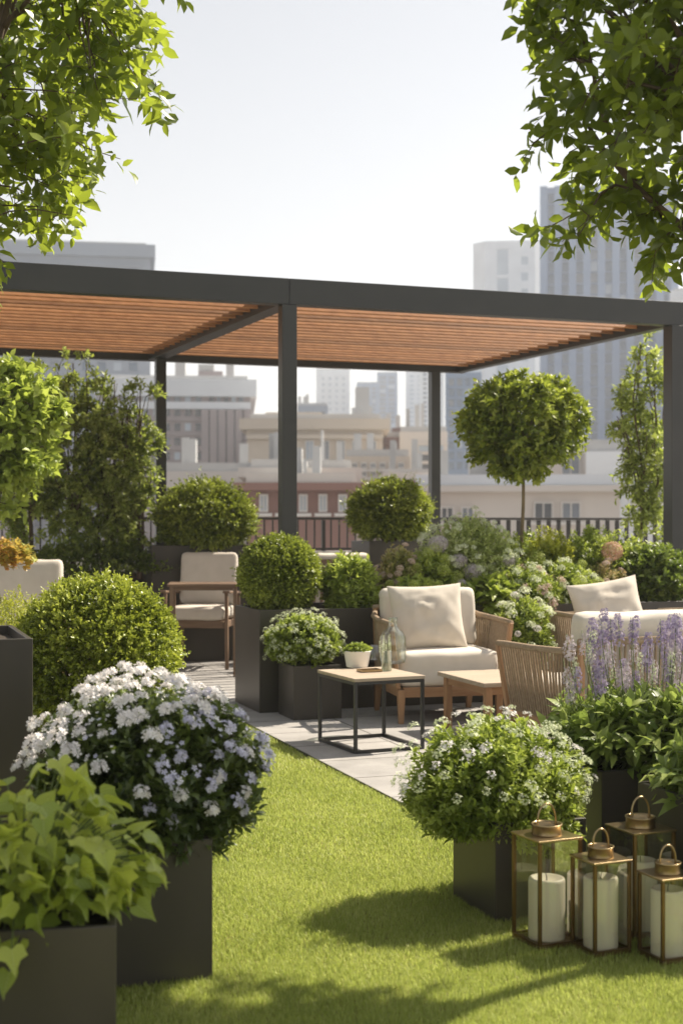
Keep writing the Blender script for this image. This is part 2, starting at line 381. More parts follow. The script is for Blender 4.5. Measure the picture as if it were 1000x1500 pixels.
def mound(t, c, rx, ry, rz, n, nl, size, m, L=.16, tp=SMALL, zmin=-.35, root=None, stems=30, stem_m='stem', droop=.15, up=.7, rough_=.14, seed=0, fill=.45, wide=1.0, smooth=False, ret=False, spread=.9, overhang=.0):
    """loose bush: leafy shoots radiating from a root into an uneven dome"""
    d=rdirs(int(n*1.6)); d=d[d[:,2]>zmin][:n]; n=len(d)
    k=(1+rough_*nz(d,2.2,seed)+rough_*nz(d,5,seed+9))
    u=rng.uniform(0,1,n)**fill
    f=(.45+.55*u)*k
    E=np.array(c)+d*np.array([rx,ry,rz])*f[:,None]
    E[:,2]-=overhang*np.maximum(0,np.abs(d[:,0])+np.abs(d[:,1])-.7)
    root=np.array(root if root is not None else (c[0],c[1],c[2]-rz*.6))
    dd=nrm(nrm(E-root)+rng.normal(size=(n,3))*.25+np.array([0,0,.15]))
    Ls=L*rng.uniform(.6,1.3,n)
    P,D,N,S=shoot_leaves(E-dd*Ls[:,None],dd,Ls,nl,size,up=up,droop=droop,spread=spread)
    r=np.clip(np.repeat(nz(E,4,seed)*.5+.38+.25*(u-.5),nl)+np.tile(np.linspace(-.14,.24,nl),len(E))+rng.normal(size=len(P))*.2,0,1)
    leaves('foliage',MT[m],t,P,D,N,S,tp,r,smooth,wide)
    mb=MB()
    for i in range(stems):
        j=random.randrange(n); e=Vector(E[j]); s=Vector(root)+Vector((random.uniform(-.3,.3)*rx,random.uniform(-.3,.3)*ry,0))
        if e.z<s.z: continue
        mb.tube([s,s.lerp(e,.5)+Vector((0,0,.04)),e],.005,.002,4)
    if mb.v: mb.build('stems',MT[stem_m],t,True)
    return E,d,u

def limb(p0,p1,k=7,sag=.05,wob=.04):
    p0=Vector(p0);p1=Vector(p1);L=(p1-p0).length; out=[]
    w=[Vector(rdirs(1)[0])*wob*L for _ in range(2)]
    for i in range(k+1):
        s=i/k; p=p0.lerp(p1,s)+Vector((0,0,sag*L*math.sin(s*math.pi)))+w[0]*math.sin(s*math.pi)+w[1]*math.sin(2*s*math.pi)*.6
        out.append(p)
    return out
def tree(t, H0, c, rad, ntw, leaf, m, trunk_r=.05, trunk_m='bark', nlimb=8, lean=(0,0), tp=OVATE, nl=7, L=.25, side=4, seed=0, twr=.006, core=.35, wide=1.0, up=.5, droop=.15, rough_=.2, fork=None, z0=0, rmin=.012, limbf=.75):
    """H0: height of the first fork; c: crown centre; rad: (rx,ry,rz)"""
    c=np.array(c,dtype=float); rad=np.array(rad,dtype=float)
    fork=Vector(fork) if fork is not None else Vector((lean[0],lean[1],H0))
    mb=MB(); tr=limb((0,0,z0),fork,8,0,.02); mb.tube(tr,trunk_r,trunk_r*.72,10)
    mb.build('trunk',MT[trunk_m],t,True)
    br=MB(); nodes=[]
    for i in range(nlimb):
        a=2*math.pi*i/nlimb+random.uniform(-.3,.3); ph=random.uniform(-.35,.95) if i%3 else 1.2
        d=np.array([math.cos(a)*math.cos(ph),math.sin(a)*math.cos(ph),math.sin(ph)])
        e=c+d*rad*limbf*random.uniform(.8,1.05)
        pts=limb(fork-Vector((0,0,random.uniform(0,.12))),e,8,.06,.06); br.tube(pts,trunk_r*.5,rmin*.6,7)
        nodes += [(p,1-j/8) for j,p in enumerate(pts) if j>1]
        for q in range(3):
            j=random.randrange(3,7); d2=nrm(d+rdirs(1)[0]*.8); e2=c+d2*rad*random.uniform(.6,.9)
            pts2=limb(pts[j],e2,5,.04,.06); br.tube(pts2,trunk_r*.24,rmin*.4,6)
            nodes += [(p,.3) for p in pts2[1:]]
    NP=np.array([list(p) for p,_ in nodes])
    d=rdirs(ntw); k=1+rough_*nz(d,1.8,seed)+rough_*.8*nz(d,4.5,seed+3)
    rr=(core+(1-core)*rng.uniform(0,1,ntw)**.6)*k
    E=c+d*rad*rr[:,None]; SB=[];SD=[];SL=[]
    for e,dd in zip(E,d):
        score=np.linalg.norm(NP-e,axis=1)+ .6*np.maximum(0,np.linalg.norm((NP-c)/rad,axis=1)-np.linalg.norm((e-c)/rad))
        s=Vector(NP[int(np.argmin(score))]); ev=Vector(e)
        pts=limb(s,ev,4,.05,.07); br.tube(pts,twr,twr*.3,4,False)
        tip=(pts[-1]-pts[-2]).normalized(); dn=nrm(np.array(list(tip))*.6+dd*.7)
        SB.append(e-dn*L*.8); SD.append(dn); SL.append(L)
        for q in range(side):
            a=random.uniform(.2,.95); p=s.lerp(ev,a); 
            d3=nrm(dn*.6+rdirs(1)[0]*.8+np.array([0,0,.1])); SB.append(np.array(list(p))); SD.append(d3); SL.append(L*random.uniform(.5,.9))
            br.tube([p,p+Vector(d3)*SL[-1]*.9],twr*.4,twr*.2,3,False)
    br.build('branches',MT[trunk_m],t,True)
    SB=np.array(SB);SD=np.array(SD);SL=np.array(SL)
    P,D,N,S=shoot_leaves(SB,SD,SL,nl,leaf,spread=1.0,up=up,droop=droop)
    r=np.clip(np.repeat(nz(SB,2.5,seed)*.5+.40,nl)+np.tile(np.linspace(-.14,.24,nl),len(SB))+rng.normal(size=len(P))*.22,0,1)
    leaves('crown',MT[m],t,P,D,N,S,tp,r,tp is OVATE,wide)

# ------------------------------------------------------------------ soft furnishing
def cushion(name, m, parent, c, d, r=.05, puff=.12, axis=2, n=14, rot=None, seed=0, wr=.009):
    """rounded, slightly puffed upholstery block"""
    h=[x/2 for x in d]; r=min(r,min(h)*.98); vs={}; V_=[]; F_=[]
    g=[math.sin((i/n-.5)*math.pi) for i in range(n+1)]
    def vert(p):
        key=tuple(round(x,5) for x in p)
        if key in vs: return vs[key]
        q=Vector((p[0]*h[0],p[1]*h[1],p[2]*h[2]))
        inn=Vector([max(-(h[i]-r),min(h[i]-r,q[i])) for i in range(3)])
        dd=q-inn
        o=inn+(dd.normalized()*r if dd.length>1e-6 else dd)
        a,b=[i for i in range(3) if i!=axis]
        o[axis]*=1+puff*(1-p[a]**2)*(1-p[b]**2)
        nv=noise.noise_vector(o*6+Vector((seed*3.1,seed,0)))*wr+noise.noise_vector(o*17+Vector((seed,0,seed)))*wr*.4
        o+=nv
        V_.append(o); vs[key]=len(V_)-1; return vs[key]
    for ax in range(3):
        for sgn in (-1,1):
            a,b=[i for i in range(3) if i!=ax]
            for i in range(n):
                for j in range(n):
                    q=[]
                    for ii,jj in ((i,j),(i+1,j),(i+1,j+1),(i,j+1)):
                        p=[0,0,0]; p[ax]=sgn; p[a]=g[ii]; p[b]=g[jj]; q.append(vert(p))
                    F_.append(tuple(q if (sgn>0)==(ax!=1) else q[::-1]))
    M=Matrix.Identity(3) if rot is None else rot
    V_=[M@v+Vector(c) for v in V_]
    o=MB().add(V_,F_).build(name,MT[m],parent,True)
    return o
def pillow_mesh(name, m, parent, w, h, th, rot, c, seed=0, n=30):
    V_=[];F_=[]
    for s in (1,-1):
        b=len(V_)
        for i in range(n+1):
            for j in range(n+1):
                x=math.sin((i/n-.5)*math.pi); y=math.sin((j/n-.5)*math.pi)
                e=max(0,(1-abs(x)**3))*max(0,(1-abs(y)**3))
                z=s*th/2*e**.55
                px=x*w/2*(1-.075*(1-y*y)); py=y*h/2*(1-.075*(1-x*x))
                p=Vector((px,py,z))
                cr=(abs(x)*abs(y))
                wv=noise.noise(Vector((x*2.2+seed,y*2.2,s*2)))*.02+ noise.noise(Vector((x*5+seed,y*5,s)))*.008
                ang=math.atan2(y-.6,x+.5); wv+=math.sin(ang*9+seed)*.006*e
                p.z+=wv*e**.5
                V_.append(p)
        for i in range(n):
            for j in range(n):
                q=(b+i*(n+1)+j,b+(i+1)*(n+1)+j,b+(i+1)*(n+1)+j+1,b+i*(n+1)+j+1); F_.append(q if s>0 else q[::-1])
    V_=[rot@v+Vector(c) for v in V_]
    return MB().add(V_,F_).build(name,MT[m],parent,True)

def piping(parent, c, w, h, r, rot=None): pass
# ------------------------------------------------------------------ planters
def planter(label, corner, w, d, h, ang=GA, inset=.05, group=None, pebbles=False):
    """corner = nearest front-left corner on the ground; w along u, d along v (away)"""
    t=thing('planter',label,'planter',corner,ang,group)
    mb=MB(); wl=.022; z0=.0
    o=[(0,0),(w,0),(w,d),(0,d)]; i_=[(wl,wl),(w-wl,wl),(w-wl,d-wl),(wl,d-wl)]
    vs=[(x,y,z0) for x,y in o]+[(x,y,h) for x,y in o]+[(x,y,h) for x,y in i_]+[(x,y,h-.16 if h>.3 else h*.5) for x,y in i_]
    fs=[(3,2,1,0)]
    for k in range(4):
        q=(k+1)%4; fs+=[(k,q,4+q,4+k),(4+k,4+q,8+q,8+k),(8+k,8+q,12+q,12+k)]
    fs.append((12,13,14,15))
    mb.add(vs,fs).build('box',MT['planter'],t,bevel=.004,seg=2)
    n=10; sv=[];sf=[]
    for a in range(n+1):
        for b in range(n+1):
            x=wl-.001+(w-2*wl+.002)*a/n; y=wl-.001+(d-2*wl+.002)*b/n
            sv.append((x,y,h-inset+noise.noise(Vector((x*9,y*9,h)))*.014))
    for a in range(n):
        for b in range(n):
            sf.append((a*(n+1)+b,(a+1)*(n+1)+b,(a+1)*(n+1)+b+1,a*(n+1)+b+1))
    MB().add(sv,sf).build('soil',MT['soil'],t,True)
    return t
def at(corner,a,b,z=0,ang=GA):
    c,s=math.cos(ang),math.sin(ang)
    return (corner[0]+a*c-b*s, corner[1]+a*s+b*c, z)

# ------------------------------------------------------------------ lounge furniture
def rope_strands(mb, top, bot, n, r=.0065, cross=True):
    """cords between two polylines given as functions of s in 0..1"""
    for i in range(n):
        s=(i+.5)/n; p=Vector(top(s)); q=Vector(bot(min(1,max(0,s))))
        out=Vector((0,0,0))
        m_=p.lerp(q,.5)+Vector((random.uniform(-.002,.002),random.uniform(-.002,.002),0))
        mb.tube([p,m_,q],r,r,5,False)
def lounge(label, loc, rz, W=.82, D=.82, arm=.62, back=.80, seat_top=.50, cush=.97, back_cushions=1, cat='armchair', name='lounge_chair', flare=.05, backrope=True, front_taper=True, group=None, bt=.16, bw_=None):
    t=thing(name,label,cat,loc,rz,group)
    hw,hd=W/2,D/2; rail=.235
    for sx in (-1,1):
        for y,lean in ((-hd+.035,-.0),(hd-.06,.06)):
            mb=MB(); x=sx*(hw-.035)
            zt=arm-.01 if y<0 else rail+.03
            mb.bar((x,y+lean,0),(x,y,rail+.02),.038,.038); 
            # taper: widen the top
            for i in range(4,8):
                v=mb.v[i]; mb.v[i]=(x+(v[0]-x)*1.55,y+(v[1]-y)*1.55,v[2])
            mb.build('leg',MT['teak_z'],t,bevel=.005)
    MB().box((0,-hd+.035,rail),(W-.10,.03,.075)).build('front_rail',MT['teak_x'],t,bevel=.004)
    MB().box((0,hd-.06,rail),(W-.10,.03,.075)).build('back_rail',MT['teak_x'],t,bevel=.004)
    for sx in (-1,1): MB().box((sx*(hw-.035),-.01,rail),(.03,D-.16,.075)).build('side_rail',MT['teak'],t,bevel=.004)
    MB().box((0,0,rail+.015),(W-.1,D-.12,.02)).build('seat_deck',MT['dark_teak_x'],t)
    # rope-wound frame: front post, arm rail, back post
    for sx in (-1,1):
        xo=sx*(hw+flare)
        mb=MB(); mb.bar((sx*(hw-.01),-hd+.03,rail+.03),(xo,-hd+.0,arm),.045,.032,(1,0,0)); mb.build('arm_post',MT['teak_z'],t,bevel=.007)
        mb=MB(); pts=[(xo,-hd-.005,arm),(xo,-hd+.12,arm+.005),(xo,0,arm+.01),(sx*(hw+.02),hd-.12,arm+(back-arm)*.25),(sx*(hw-.02),hd-.02,arm+(back-arm)*.55)]
        mb.tube(pts,.021,.021,8); mb.build('arm_rail',MT['rope'],t,True)
        mb=MB()
        top=lambda s,sx=sx,xo=xo: (xo if s<.55 else xo+(sx*(hw-.01)-xo)*(s-.55)/.45, -hd+.03+(D-.07)*s, arm+(0.005 if s<.55 else (back-arm)*.5*(s-.55)/.45))
        bot=lambda s,sx=sx: (sx*(hw-.015),-hd+.06+(D-.14)*s,rail+.035)
        rope_strands(mb,top,bot,int(D/.036),.0085)
        mb.build('rope_weave',MT['rope'],t,True)
        MB().bar((sx*(hw-.035),hd-.05,rail),(sx*(hw-.02),hd-.01,back),.04,.04).build('back_post',MT['teak_z'],t,bevel=.007)
    mb=MB(); mb.tube([(-hw+.0,hd-.01,back),(0,hd,back+.004),(hw-.0,hd-.01,back)],.022,.022,8); mb.build('top_rail',MT['rope'],t,True)
    mb=MB(); rope_strands(mb,lambda s:(-hw+.02+(W-.04)*s,hd-.005,back),lambda s:(-hw+.03+(W-.06)*s,hd-.05,rail+.035),int(W/.036),.0085); mb.build('rope_weave',MT['rope'],t,True)
    n=back_cushions; sw=(W-.05)/n
    for k in range(n):
        x=-W/2+.025+sw*(k+.5)
        cushion('seat_cushion','fabric',t,(x,-.02,(seat_top+.26)/2+.005),(sw-.008,D-.10,seat_top-.26),r=.055,puff=.10,axis=2,seed=k+W)
        bh=cush-seat_top
        rot=Matrix.Rotation(R(-9),3,'X')
        cushion('back_cushion','fabric',t,(x,hd-.05-bt/2-.02,seat_top+bh/2-.005),(sw-.012,bt,bh),r=.06,puff=.14,axis=1,rot=rot,seed=k*2+3+W)
    return t
def dining_chair(label,loc,rz,group=None):
    t=thing('dining_chair',label,'chair',loc,rz,group)
    W,D=.70,.66; hw,hd=W/2,D/2
    for sx in (-1,1):
        MB().bar((sx*hw*.98,-hd,0),(sx*hw*.93,-hd+.05,.80),.036,.04).build('leg',MT['dark_teak'],t,bevel=.008)
        MB().bar((sx*hw*.93,hd+.06,0),(sx*hw*.90,hd-.05,.78),.036,.04).build('leg',MT['dark_teak'],t,bevel=.008)
        mb=MB(); mb.bar((sx*hw*.95,-hd-.02,.80),(sx*hw*.95,hd-.0,.765),.07,.028); mb.build('armrest',MT['dark_teak'],t,bevel=.01)
        MB().box((sx*hw*.86,0,.46),(.028,D-.08,.07)).build('side_rail',MT['dark_teak'],t,bevel=.005)
    MB().box((0,-hd+.045,.46),(W-.1,.03,.075)).build('front_rail',MT['dark_teak_x'],t,bevel=.005)
    MB().box((0,hd-.06,.46),(W-.1,.03,.075)).build('back_rail',MT['dark_teak_x'],t,bevel=.005)
    mb=MB()
    for k in range(5): mb.bar((-W/2+.12+k*(W-.24)/4,hd-.06,.48),(-W/2+.12+k*(W-.24)/4,hd+.03,1.10),.035,.02)
    mb.bar((-W/2+.08,hd+.03,1.11),(W/2-.08,hd+.03,1.11),.03,.05)
    mb.build('back_frame',MT['dark_teak'],t,bevel=.004)
    cushion('seat_cushion','fabric',t,(0,-.03,.575),(W-.10,D-.04,.14),r=.05,puff=.12,axis=2,seed=4)
    cushion('back_cushion','fabric',t,(0,hd-.075,.92),(W-.08,.13,.56),r=.055,puff=.12,axis=1,rot=Matrix.Rotation(R(-8),3,'X'),seed=6)
    return t
def plank_top(t,w,d,z,th,m,nb=5,gap=.004):
    mb=MB(); bw=d/nb
    for k in range(nb): mb.box((0,-d/2+bw*(k+.5),z-th/2),(w,bw-gap,th))
    mb.build('table_top',MT[m],t,bevel=.003)

# ------------------------------------------------------------------ lantern
def lantern(label,loc,rz,w,h,ch,cr):
    t=thing('lantern',label,'lantern',loc,rz,'brass lanterns standing on the grass'); a=w/2; b=.006
    MB().box((0,0,.006),(w,w,.012)).build('base',MT['bronze'],t,bevel=.002)
    for sx in (-1,1):
        for sy in (-1,1):
            MB().box((sx*(a-b),sy*(a-b),h/2+.002),(2*b,2*b,h-.024)).build('post',MT['bronze'],t,bevel=.0015)
    mb=MB(); 
    mb.box((0,0,h-.004),(w+.006,w+.006,.008)); mb.build('roof',MT['brass'],t,bevel=.002)
    for k in range(4):
        M=Matrix.Rotation(k*math.pi/2,3,'Z')
        mb=MB(); z0,z1=.013,h-.01; q=a-.007; e=a-2*b-.0005
        vs=[M@Vector((x,y,z)) for y in (-q,-q+.002) for x,z in ((-e,z0),(e,z0),(e,z1),(-e,z1))]
        mb.add(vs[:4],[(0,1,2,3)]); mb.build('glass_pane',MT['glass'],t)
        MB().add([M@Vector(p) for p in ((-e,-a,.012),(e,-a,.012),(e,-a,.02),(-e,-a,.02),(-e,-a+.008,.012),(e,-a+.008,.012),(e,-a+.008,.02),(-e,-a+.008,.02))],
            [(0,1,2,3),(5,4,7,6),(3,2,6,7),(1,0,4,5)]).build('bottom_rail',MT['bronze'],t)
    r=w*.30
    mb=MB(); mb.lathe([(r*1.02,h),(r*1.0,h+.004),(r*.96,h+.03),(r*1.04,h+.034),(r*1.04,h+.038),(r*.94,h+.038),(r*.9,h+.03),(r*.88,h+.014),(0.0,h+.012)]); mb.build('vent_cap',MT['brass'],t,True)
    mb=MB(); pts=[]
    for k in range(15):
        q=math.pi*k/14; pts.append((-math.cos(q)*r*.72,0,h+.035+ (math.sin(q)**.8)*r*1.35))
    pts=[(-r*.72,0,h+.01)]+pts+[(r*.72,0,h+.01)]
    mb.tube(pts,.0038,.0038,8); mb.build('handle',MT['brass'],t,True)
    # the pillar candle standing in it is a thing of its own
    return t
def candle(label,loc,r,h):
    t=thing('pillar_candle',label,'candle',loc,random.uniform(0,3),'cream pillar candles in the lanterns')
    k=.012
    MB().lathe([(r*.985,0),(r,.004),(r,h-k),(r*.985,h-k*.45),(r*.94,h-k*.1),(r*.88,h),(r*.8,h-.003),(r*.55,h-.010),(r*.3,h-.0125),(0,h-.0125)],n=40).build('wax_body',MT['wax'],t,True)
    MB().tube([(0,0,h-.011),(0.001,0,h+.004),(.006,0,h+.014)],.0019,.0013,6).build('wick',MT['wick'],t,True)
    return t

# ------------------------------------------------------------------ city
def wallm(name,c,c2=None,rough=.85): return solid(name,c,c2 or tuple(x*1.12 for x in c),rough,.25,bump=.2,bscale=2,bdist=.03)
wallm('b_grey',(.27,.31,.37)); wallm('b_taupe',(.30,.26,.265)); wallm('b_cream',(.50,.435,.36)); wallm('b_brick',(.235,.125,.10)); wallm('b_brick2',(.20,.12,.105))
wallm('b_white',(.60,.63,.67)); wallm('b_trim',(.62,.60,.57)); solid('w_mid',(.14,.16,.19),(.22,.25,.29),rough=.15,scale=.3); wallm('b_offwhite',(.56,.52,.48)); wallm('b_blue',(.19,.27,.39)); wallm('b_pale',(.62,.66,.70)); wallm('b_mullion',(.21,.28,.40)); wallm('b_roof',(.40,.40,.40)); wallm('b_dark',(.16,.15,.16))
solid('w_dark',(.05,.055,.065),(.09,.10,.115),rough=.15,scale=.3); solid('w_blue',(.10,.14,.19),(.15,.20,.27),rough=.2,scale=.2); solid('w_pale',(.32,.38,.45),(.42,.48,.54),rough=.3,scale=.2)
GROUND=-30.0
def building(label, px0, px1, ytop, Y, depth, wm, rz=0, name='office_building', wins=(), cornice=None, pil=None, band=None, roofbox=None, chamfer=False, roof='b_roof', group=None):
    if rz==0: rz=-math.atan((px0-500)/F)-.01 if px0>500 else (-math.atan((px1-500)/F)+.01 if px1<500 else 0)
    x0,x1=X(px0,Y),X(px1,Y); w=(x1-x0)*1.005; zt=Z(ytop,Y); H=zt-GROUND
    t=thing(name,label,'building',((x0+x1)/2,Y,GROUND),rz,group)
    mb=MB()
    if chamfer:
        c=w*.16; pts=[(-w/2+c,0),(w/2-c,0),(w/2,c),(w/2,depth-c),(w/2-c,depth),(-w/2+c,depth),(-w/2,depth-c),(-w/2,c)]
        n=len(pts); mb.add([(x,y,0) for x,y in pts]+[(x,y,H) for x,y in pts],[tuple(reversed(range(n))),tuple(range(n,2*n))]+[(k,(k+1)%n,n+(k+1)%n,n+k) for k in range(n)])
    else: mb.box((0,depth/2,H/2),(w,depth,H))
    mb.build('wall',MT[wm],t)
    MB().box((0,depth/2,H+.25),(w*.96 if not chamfer else w*.6,depth*.94 if not chamfer else depth*.6,.5)).build('roof',MT[roof],t)
    lx=lambda px:X(px,Y)-(x0+x1)/2; lz=lambda py:Z(py,Y)-GROUND
    for (a,b,y0,y1,nc,nr,fw,fh,wmn) in wins:
        cw=(lx(b)-lx(a))/nc; ch=(lz(y0)-lz(y1))/nr; proto={}; k=0; rest=MB(); vrn=random.Random(int(px0*7+px1))
        dx=cw*fw; dz=ch*fh
        for r in range(nr):
            for q in range(nc):
                c=(lx(a)+cw*(q+.5),-.02,lz(y0)-ch*(r+.5)); k+=1
                if k<=95:
                    wm_=wmn if wmn=='w_pale' else vrn.choice([wmn]*6+['w_mid']*3+['w_pale'])
                    if wm_ not in proto:
                        mb=MB(); mb.box((0,0,0),(dx,.16,dz)); proto[wm_]=mb.build('window',MT[wm_],t); o=proto[wm_]
                        if Y<118:
                            fb=MB(); q_=.07
                            for s_ in (-1,1): fb.box((s_*(dx/2+q_/2),-.06,0),(q_,.2,dz+2*q_)); fb.box((0,-.06,s_*(dz/2+q_/2)),(dx,.2,q_))
                            fb.box((0,-.10,0),(.06,.06,dz)); fb.box((0,-.12,-dz/2-.2),(dx+.5,.3,.14)); fb.build('frame',MT['b_trim'],o)
                    else:
                        o=proto[wm_].copy(); C.objects.link(o); o.parent=t
                        for ch_ in proto[wm_].children:
                            c_=ch_.copy(); C.objects.link(c_); c_.parent=o
                    o.location=c
                else: rest.box(c,(dx,.16,dz))
        if rest.v: rest.build('window',MT[wmn],t,kind='stuff')
        if nr>=4:
            fb=MB(); xm=(lx(a)+lx(b))/2
            for r in range(nr+1): fb.box((xm,-.12,lz(y0)-ch*r),(lx(b)-lx(a)+.4,.24,max(.22,ch*.09)))
            fb.build('floor_ledges',MT[wm],t)
    vr2=random.Random(int(px0*3+px1*5))
    if Y<350:
        for k in range(3):
            bw2=w*vr2.uniform(.05,.13); bh2=vr2.uniform(.8,2.0)*(1 if Y<100 else 1.7); MB().box((vr2.uniform(-.38,.38)*w,depth*vr2.uniform(.25,.7),H+.5+bh2/2),(bw2,2.2,bh2)).build('rooftop_unit',MT['b_roof'],t)
    if pil:
        a,b,y0,y1,n,wd,pm=pil
        for k in range(n):
            x=lx(a)+(lx(b)-lx(a))*k/(n-1); MB().box((x,-.35,(lz(y0)+lz(y1))/2),(wd,.7,lz(y0)-lz(y1))).build('pilaster',MT[pm],t)
    if band:
        ys,hh,pm=band
        for y in ys: MB().box((0,-.22,lz(y)),(w+.02,.44,hh)).build('floor_band',MT[pm],t)
    if cornice: MB().box((0,depth/2-.01,H-cornice[0]/2+.02),(w+1.2,depth+1.2,cornice[0])).build('cornice',MT[cornice[1]],t)
    if roofbox:
        for (a,b,y,dd) in roofbox:
            zz=lz(y); MB().box(((lx(a)+lx(b))/2,dd+4,(H+zz)/2),(lx(b)-lx(a),8,zz-H)).build('rooftop_box',MT[wm],t)
    return t
sc=bpy.context.scene
# ------------------------------------------------------------------ camera, sky, sun
cam=bpy.data.objects.new('camera',bpy.data.cameras.new('camera')); C.objects.link(cam); sc.camera=cam
cam.location=(0,0,EYE); cam.rotation_euler=(R(90),0,0)
cd=cam.data; cd.sensor_fit='HORIZONTAL'; cd.sensor_width=24; cd.sensor_height=36; cd.lens=48; cd.shift_y=.018
cd.clip_start=.05; cd.clip_end=6000
cd.dof.use_dof=True; cd.dof.focus_distance=6.9; cd.dof.aperture_fstop=2.9
SUN=Vector((.78,.55,1.05)).normalized()
el=math.asin(SUN.z); az=math.atan2(SUN.x,SUN.y)
w=bpy.data.worlds.new('World'); sc.world=w; w.use_nodes=True; nt=w.node_tree
bg=nt.nodes['Background']; sky=nt.nodes.new('ShaderNodeTexSky'); sky.sky_type='NISHITA'; sky.sun_disc=False
sky.sun_elevation=el; sky.sun_rotation=az; sky.dust_density=SKY_DUST; sky.air_density=SKY_AIR; sky.ozone_density=SKY_OZ; sky.altitude=50
hs=nt.nodes.new('ShaderNodeHueSaturation'); hs.inputs['Saturation'].default_value=SKY_SAT
nt.links.new(sky.outputs[0],hs.inputs['Color']); tn=nt.nodes.new('ShaderNodeMix'); tn.data_type='RGBA'; tn.blend_type='MULTIPLY'; tn.inputs[0].default_value=1; tn.inputs[7].default_value=(1,.985,.965,1)
nt.links.new(hs.outputs[0],tn.inputs[6]); nt.links.new(tn.outputs[2],bg.inputs[0]); bg.inputs[1].default_value=SKY_STR
sl=bpy.data.objects.new('sun',bpy.data.lights.new('sun','SUN')); C.objects.link(sl)
sl.data.energy=SUN_STR; sl.data.angle=R(.55); sl.data.color=(1,.90,.75)
sl.rotation_euler=SUN.to_track_quat('Z','Y').to_euler(); sl.location=(10,12,20)
sc.view_settings.view_transform='Standard'; sc.view_settings.look='None'; sc.view_settings.exposure=EXPO; sc.view_settings.gamma=1
sc.cycles.max_bounces=10; sc.cycles.transparent_max_bounces=24; sc.cycles.volume_bounces=1
sc.cycles.use_denoising=True

def struct(o): o['kind']='structure'; return o
# ------------------------------------------------------------------ the ground, terrace, lawn
m,nt2,out=newmat('city_ground'); L=nt2.links
b=nd(nt2,'ShaderNodeBsdfPrincipled'); b.inputs['Roughness'].default_value=.9; L.new(b.outputs[0],out.inputs[0])
tc=nd(nt2,'ShaderNodeTexCoord'); n=nd(nt2,'ShaderNodeTexNoise'); n.inputs['Scale'].default_value=.02; n.inputs['Detail'].default_value=6; L.new(tc.outputs['Object'],n.inputs[0])
r=nd(nt2,'ShaderNodeValToRGB'); r.color_ramp.elements[0].color=(.12,.12,.12,1); r.color_ramp.elements[1].color=(.32,.30,.27,1); L.new(n.outputs[0],r.inputs[0]); L.new(r.outputs[0],b.inputs[0])
struct(MB().box((0,2000,GROUND-.5),(8000,8000,1)).build('ground',m))
# stone paving: slabs with narrow dark joints, laid on the terrace grid
m,nt2,out=newmat('paving'); L=nt2.links
b=nd(nt2,'ShaderNodeBsdfPrincipled'); L.new(b.outputs[0],out.inputs[0])
tc=nd(nt2,'ShaderNodeTexCoord'); mp=nd(nt2,'ShaderNodeMapping'); mp.inputs['Rotation'].default_value=(0,0,-GA); mp.inputs['Location'].default_value=(.16,.22,0); L.new(tc.outputs['Object'],mp.inputs[0])
br=nd(nt2,'ShaderNodeTexBrick'); br.offset=.0; br.inputs['Scale'].default_value=1; br.inputs['Brick Width'].default_value=1.2; br.inputs['Row Height'].default_value=.6
br.inputs['Mortar Size'].default_value=.007; br.inputs['Mortar Smooth'].default_value=.15
br.inputs['Color1'].default_value=(.33,.315,.30,1); br.inputs['Color2'].default_value=(.42,.40,.38,1); br.inputs['Mortar'].default_value=(.10,.09,.08,1); br.inputs['Bias'].default_value=0
L.new(mp.outputs[0],br.inputs[0])
n=nd(nt2,'ShaderNodeTexNoise'); n.inputs['Scale'].default_value=3.5; n.inputs['Detail'].default_value=10; n.inputs['Roughness'].default_value=.65; L.new(mp.outputs[0],n.inputs[0])
n3=nd(nt2,'ShaderNodeTexNoise'); n3.inputs['Scale'].default_value=160; n3.inputs['Detail'].default_value=2; L.new(mp.outputs[0],n3.inputs[0])
mr=nd(nt2,'ShaderNodeMapRange'); mr.inputs['From Min'].default_value=.3; mr.inputs['From Max'].default_value=.7; mr.inputs['To Min'].default_value=.78; mr.inputs['To Max'].default_value=1.12; L.new(n.outputs[0],mr.inputs[0])
mr3=nd(nt2,'ShaderNodeMapRange'); mr3.inputs['From Min'].default_value=.3; mr3.inputs['From Max'].default_value=.7; mr3.inputs['To Min'].default_value=.86; mr3.inputs['To Max'].default_value=1.08; L.new(n3.outputs[0],mr3.inputs[0])
mm=nd(nt2,'ShaderNodeMath',operation='MULTIPLY'); L.new(mr.outputs[0],mm.inputs[0]); L.new(mr3.outputs[0],mm.inputs[1])
vm=nd(nt2,'ShaderNodeVectorMath',operation='SCALE'); L.new(br.outputs[0],vm.inputs[0]); L.new(mm.outputs[0],vm.inputs['Scale']); L.new(vm.outputs[0],b.inputs[0])
b.inputs['Roughness'].default_value=.75; b.inputs['Specular IOR Level'].default_value=.3
ad=nd(nt2,'ShaderNodeMath',operation='MULTIPLY_ADD'); ad.inputs[1].default_value=-3; L.new(br.outputs['Fac'],ad.inputs[0]); L.new(n3.outputs[0],ad.inputs[2])
bp=nd(nt2,'ShaderNodeBump'); bp.inputs['Strength'].default_value=.6; bp.inputs['Distance'].default_value=.002; L.new(ad.outputs[0],bp.inputs['Height']); L.new(bp.outputs[0],b.inputs['Normal'])
MT['paving']=m
def quad_slab(pts,z0,z1):
    n=len(pts); return MB().add([(x,y,z0) for x,y in pts]+[(x,y,z1) for x,y in pts],[tuple(reversed(range(n))),tuple(range(n,2*n))]+[(k,(k+1)%n,n+(k+1)%n,n+k) for k in range(n)])
RP=Vector((-2.9,17.3,0))                                     # the back railing runs through here
def g(a,b,o=(0,0)): return (o[0]+U.x*a+V.x*b, o[1]+U.y*a+V.y*b)
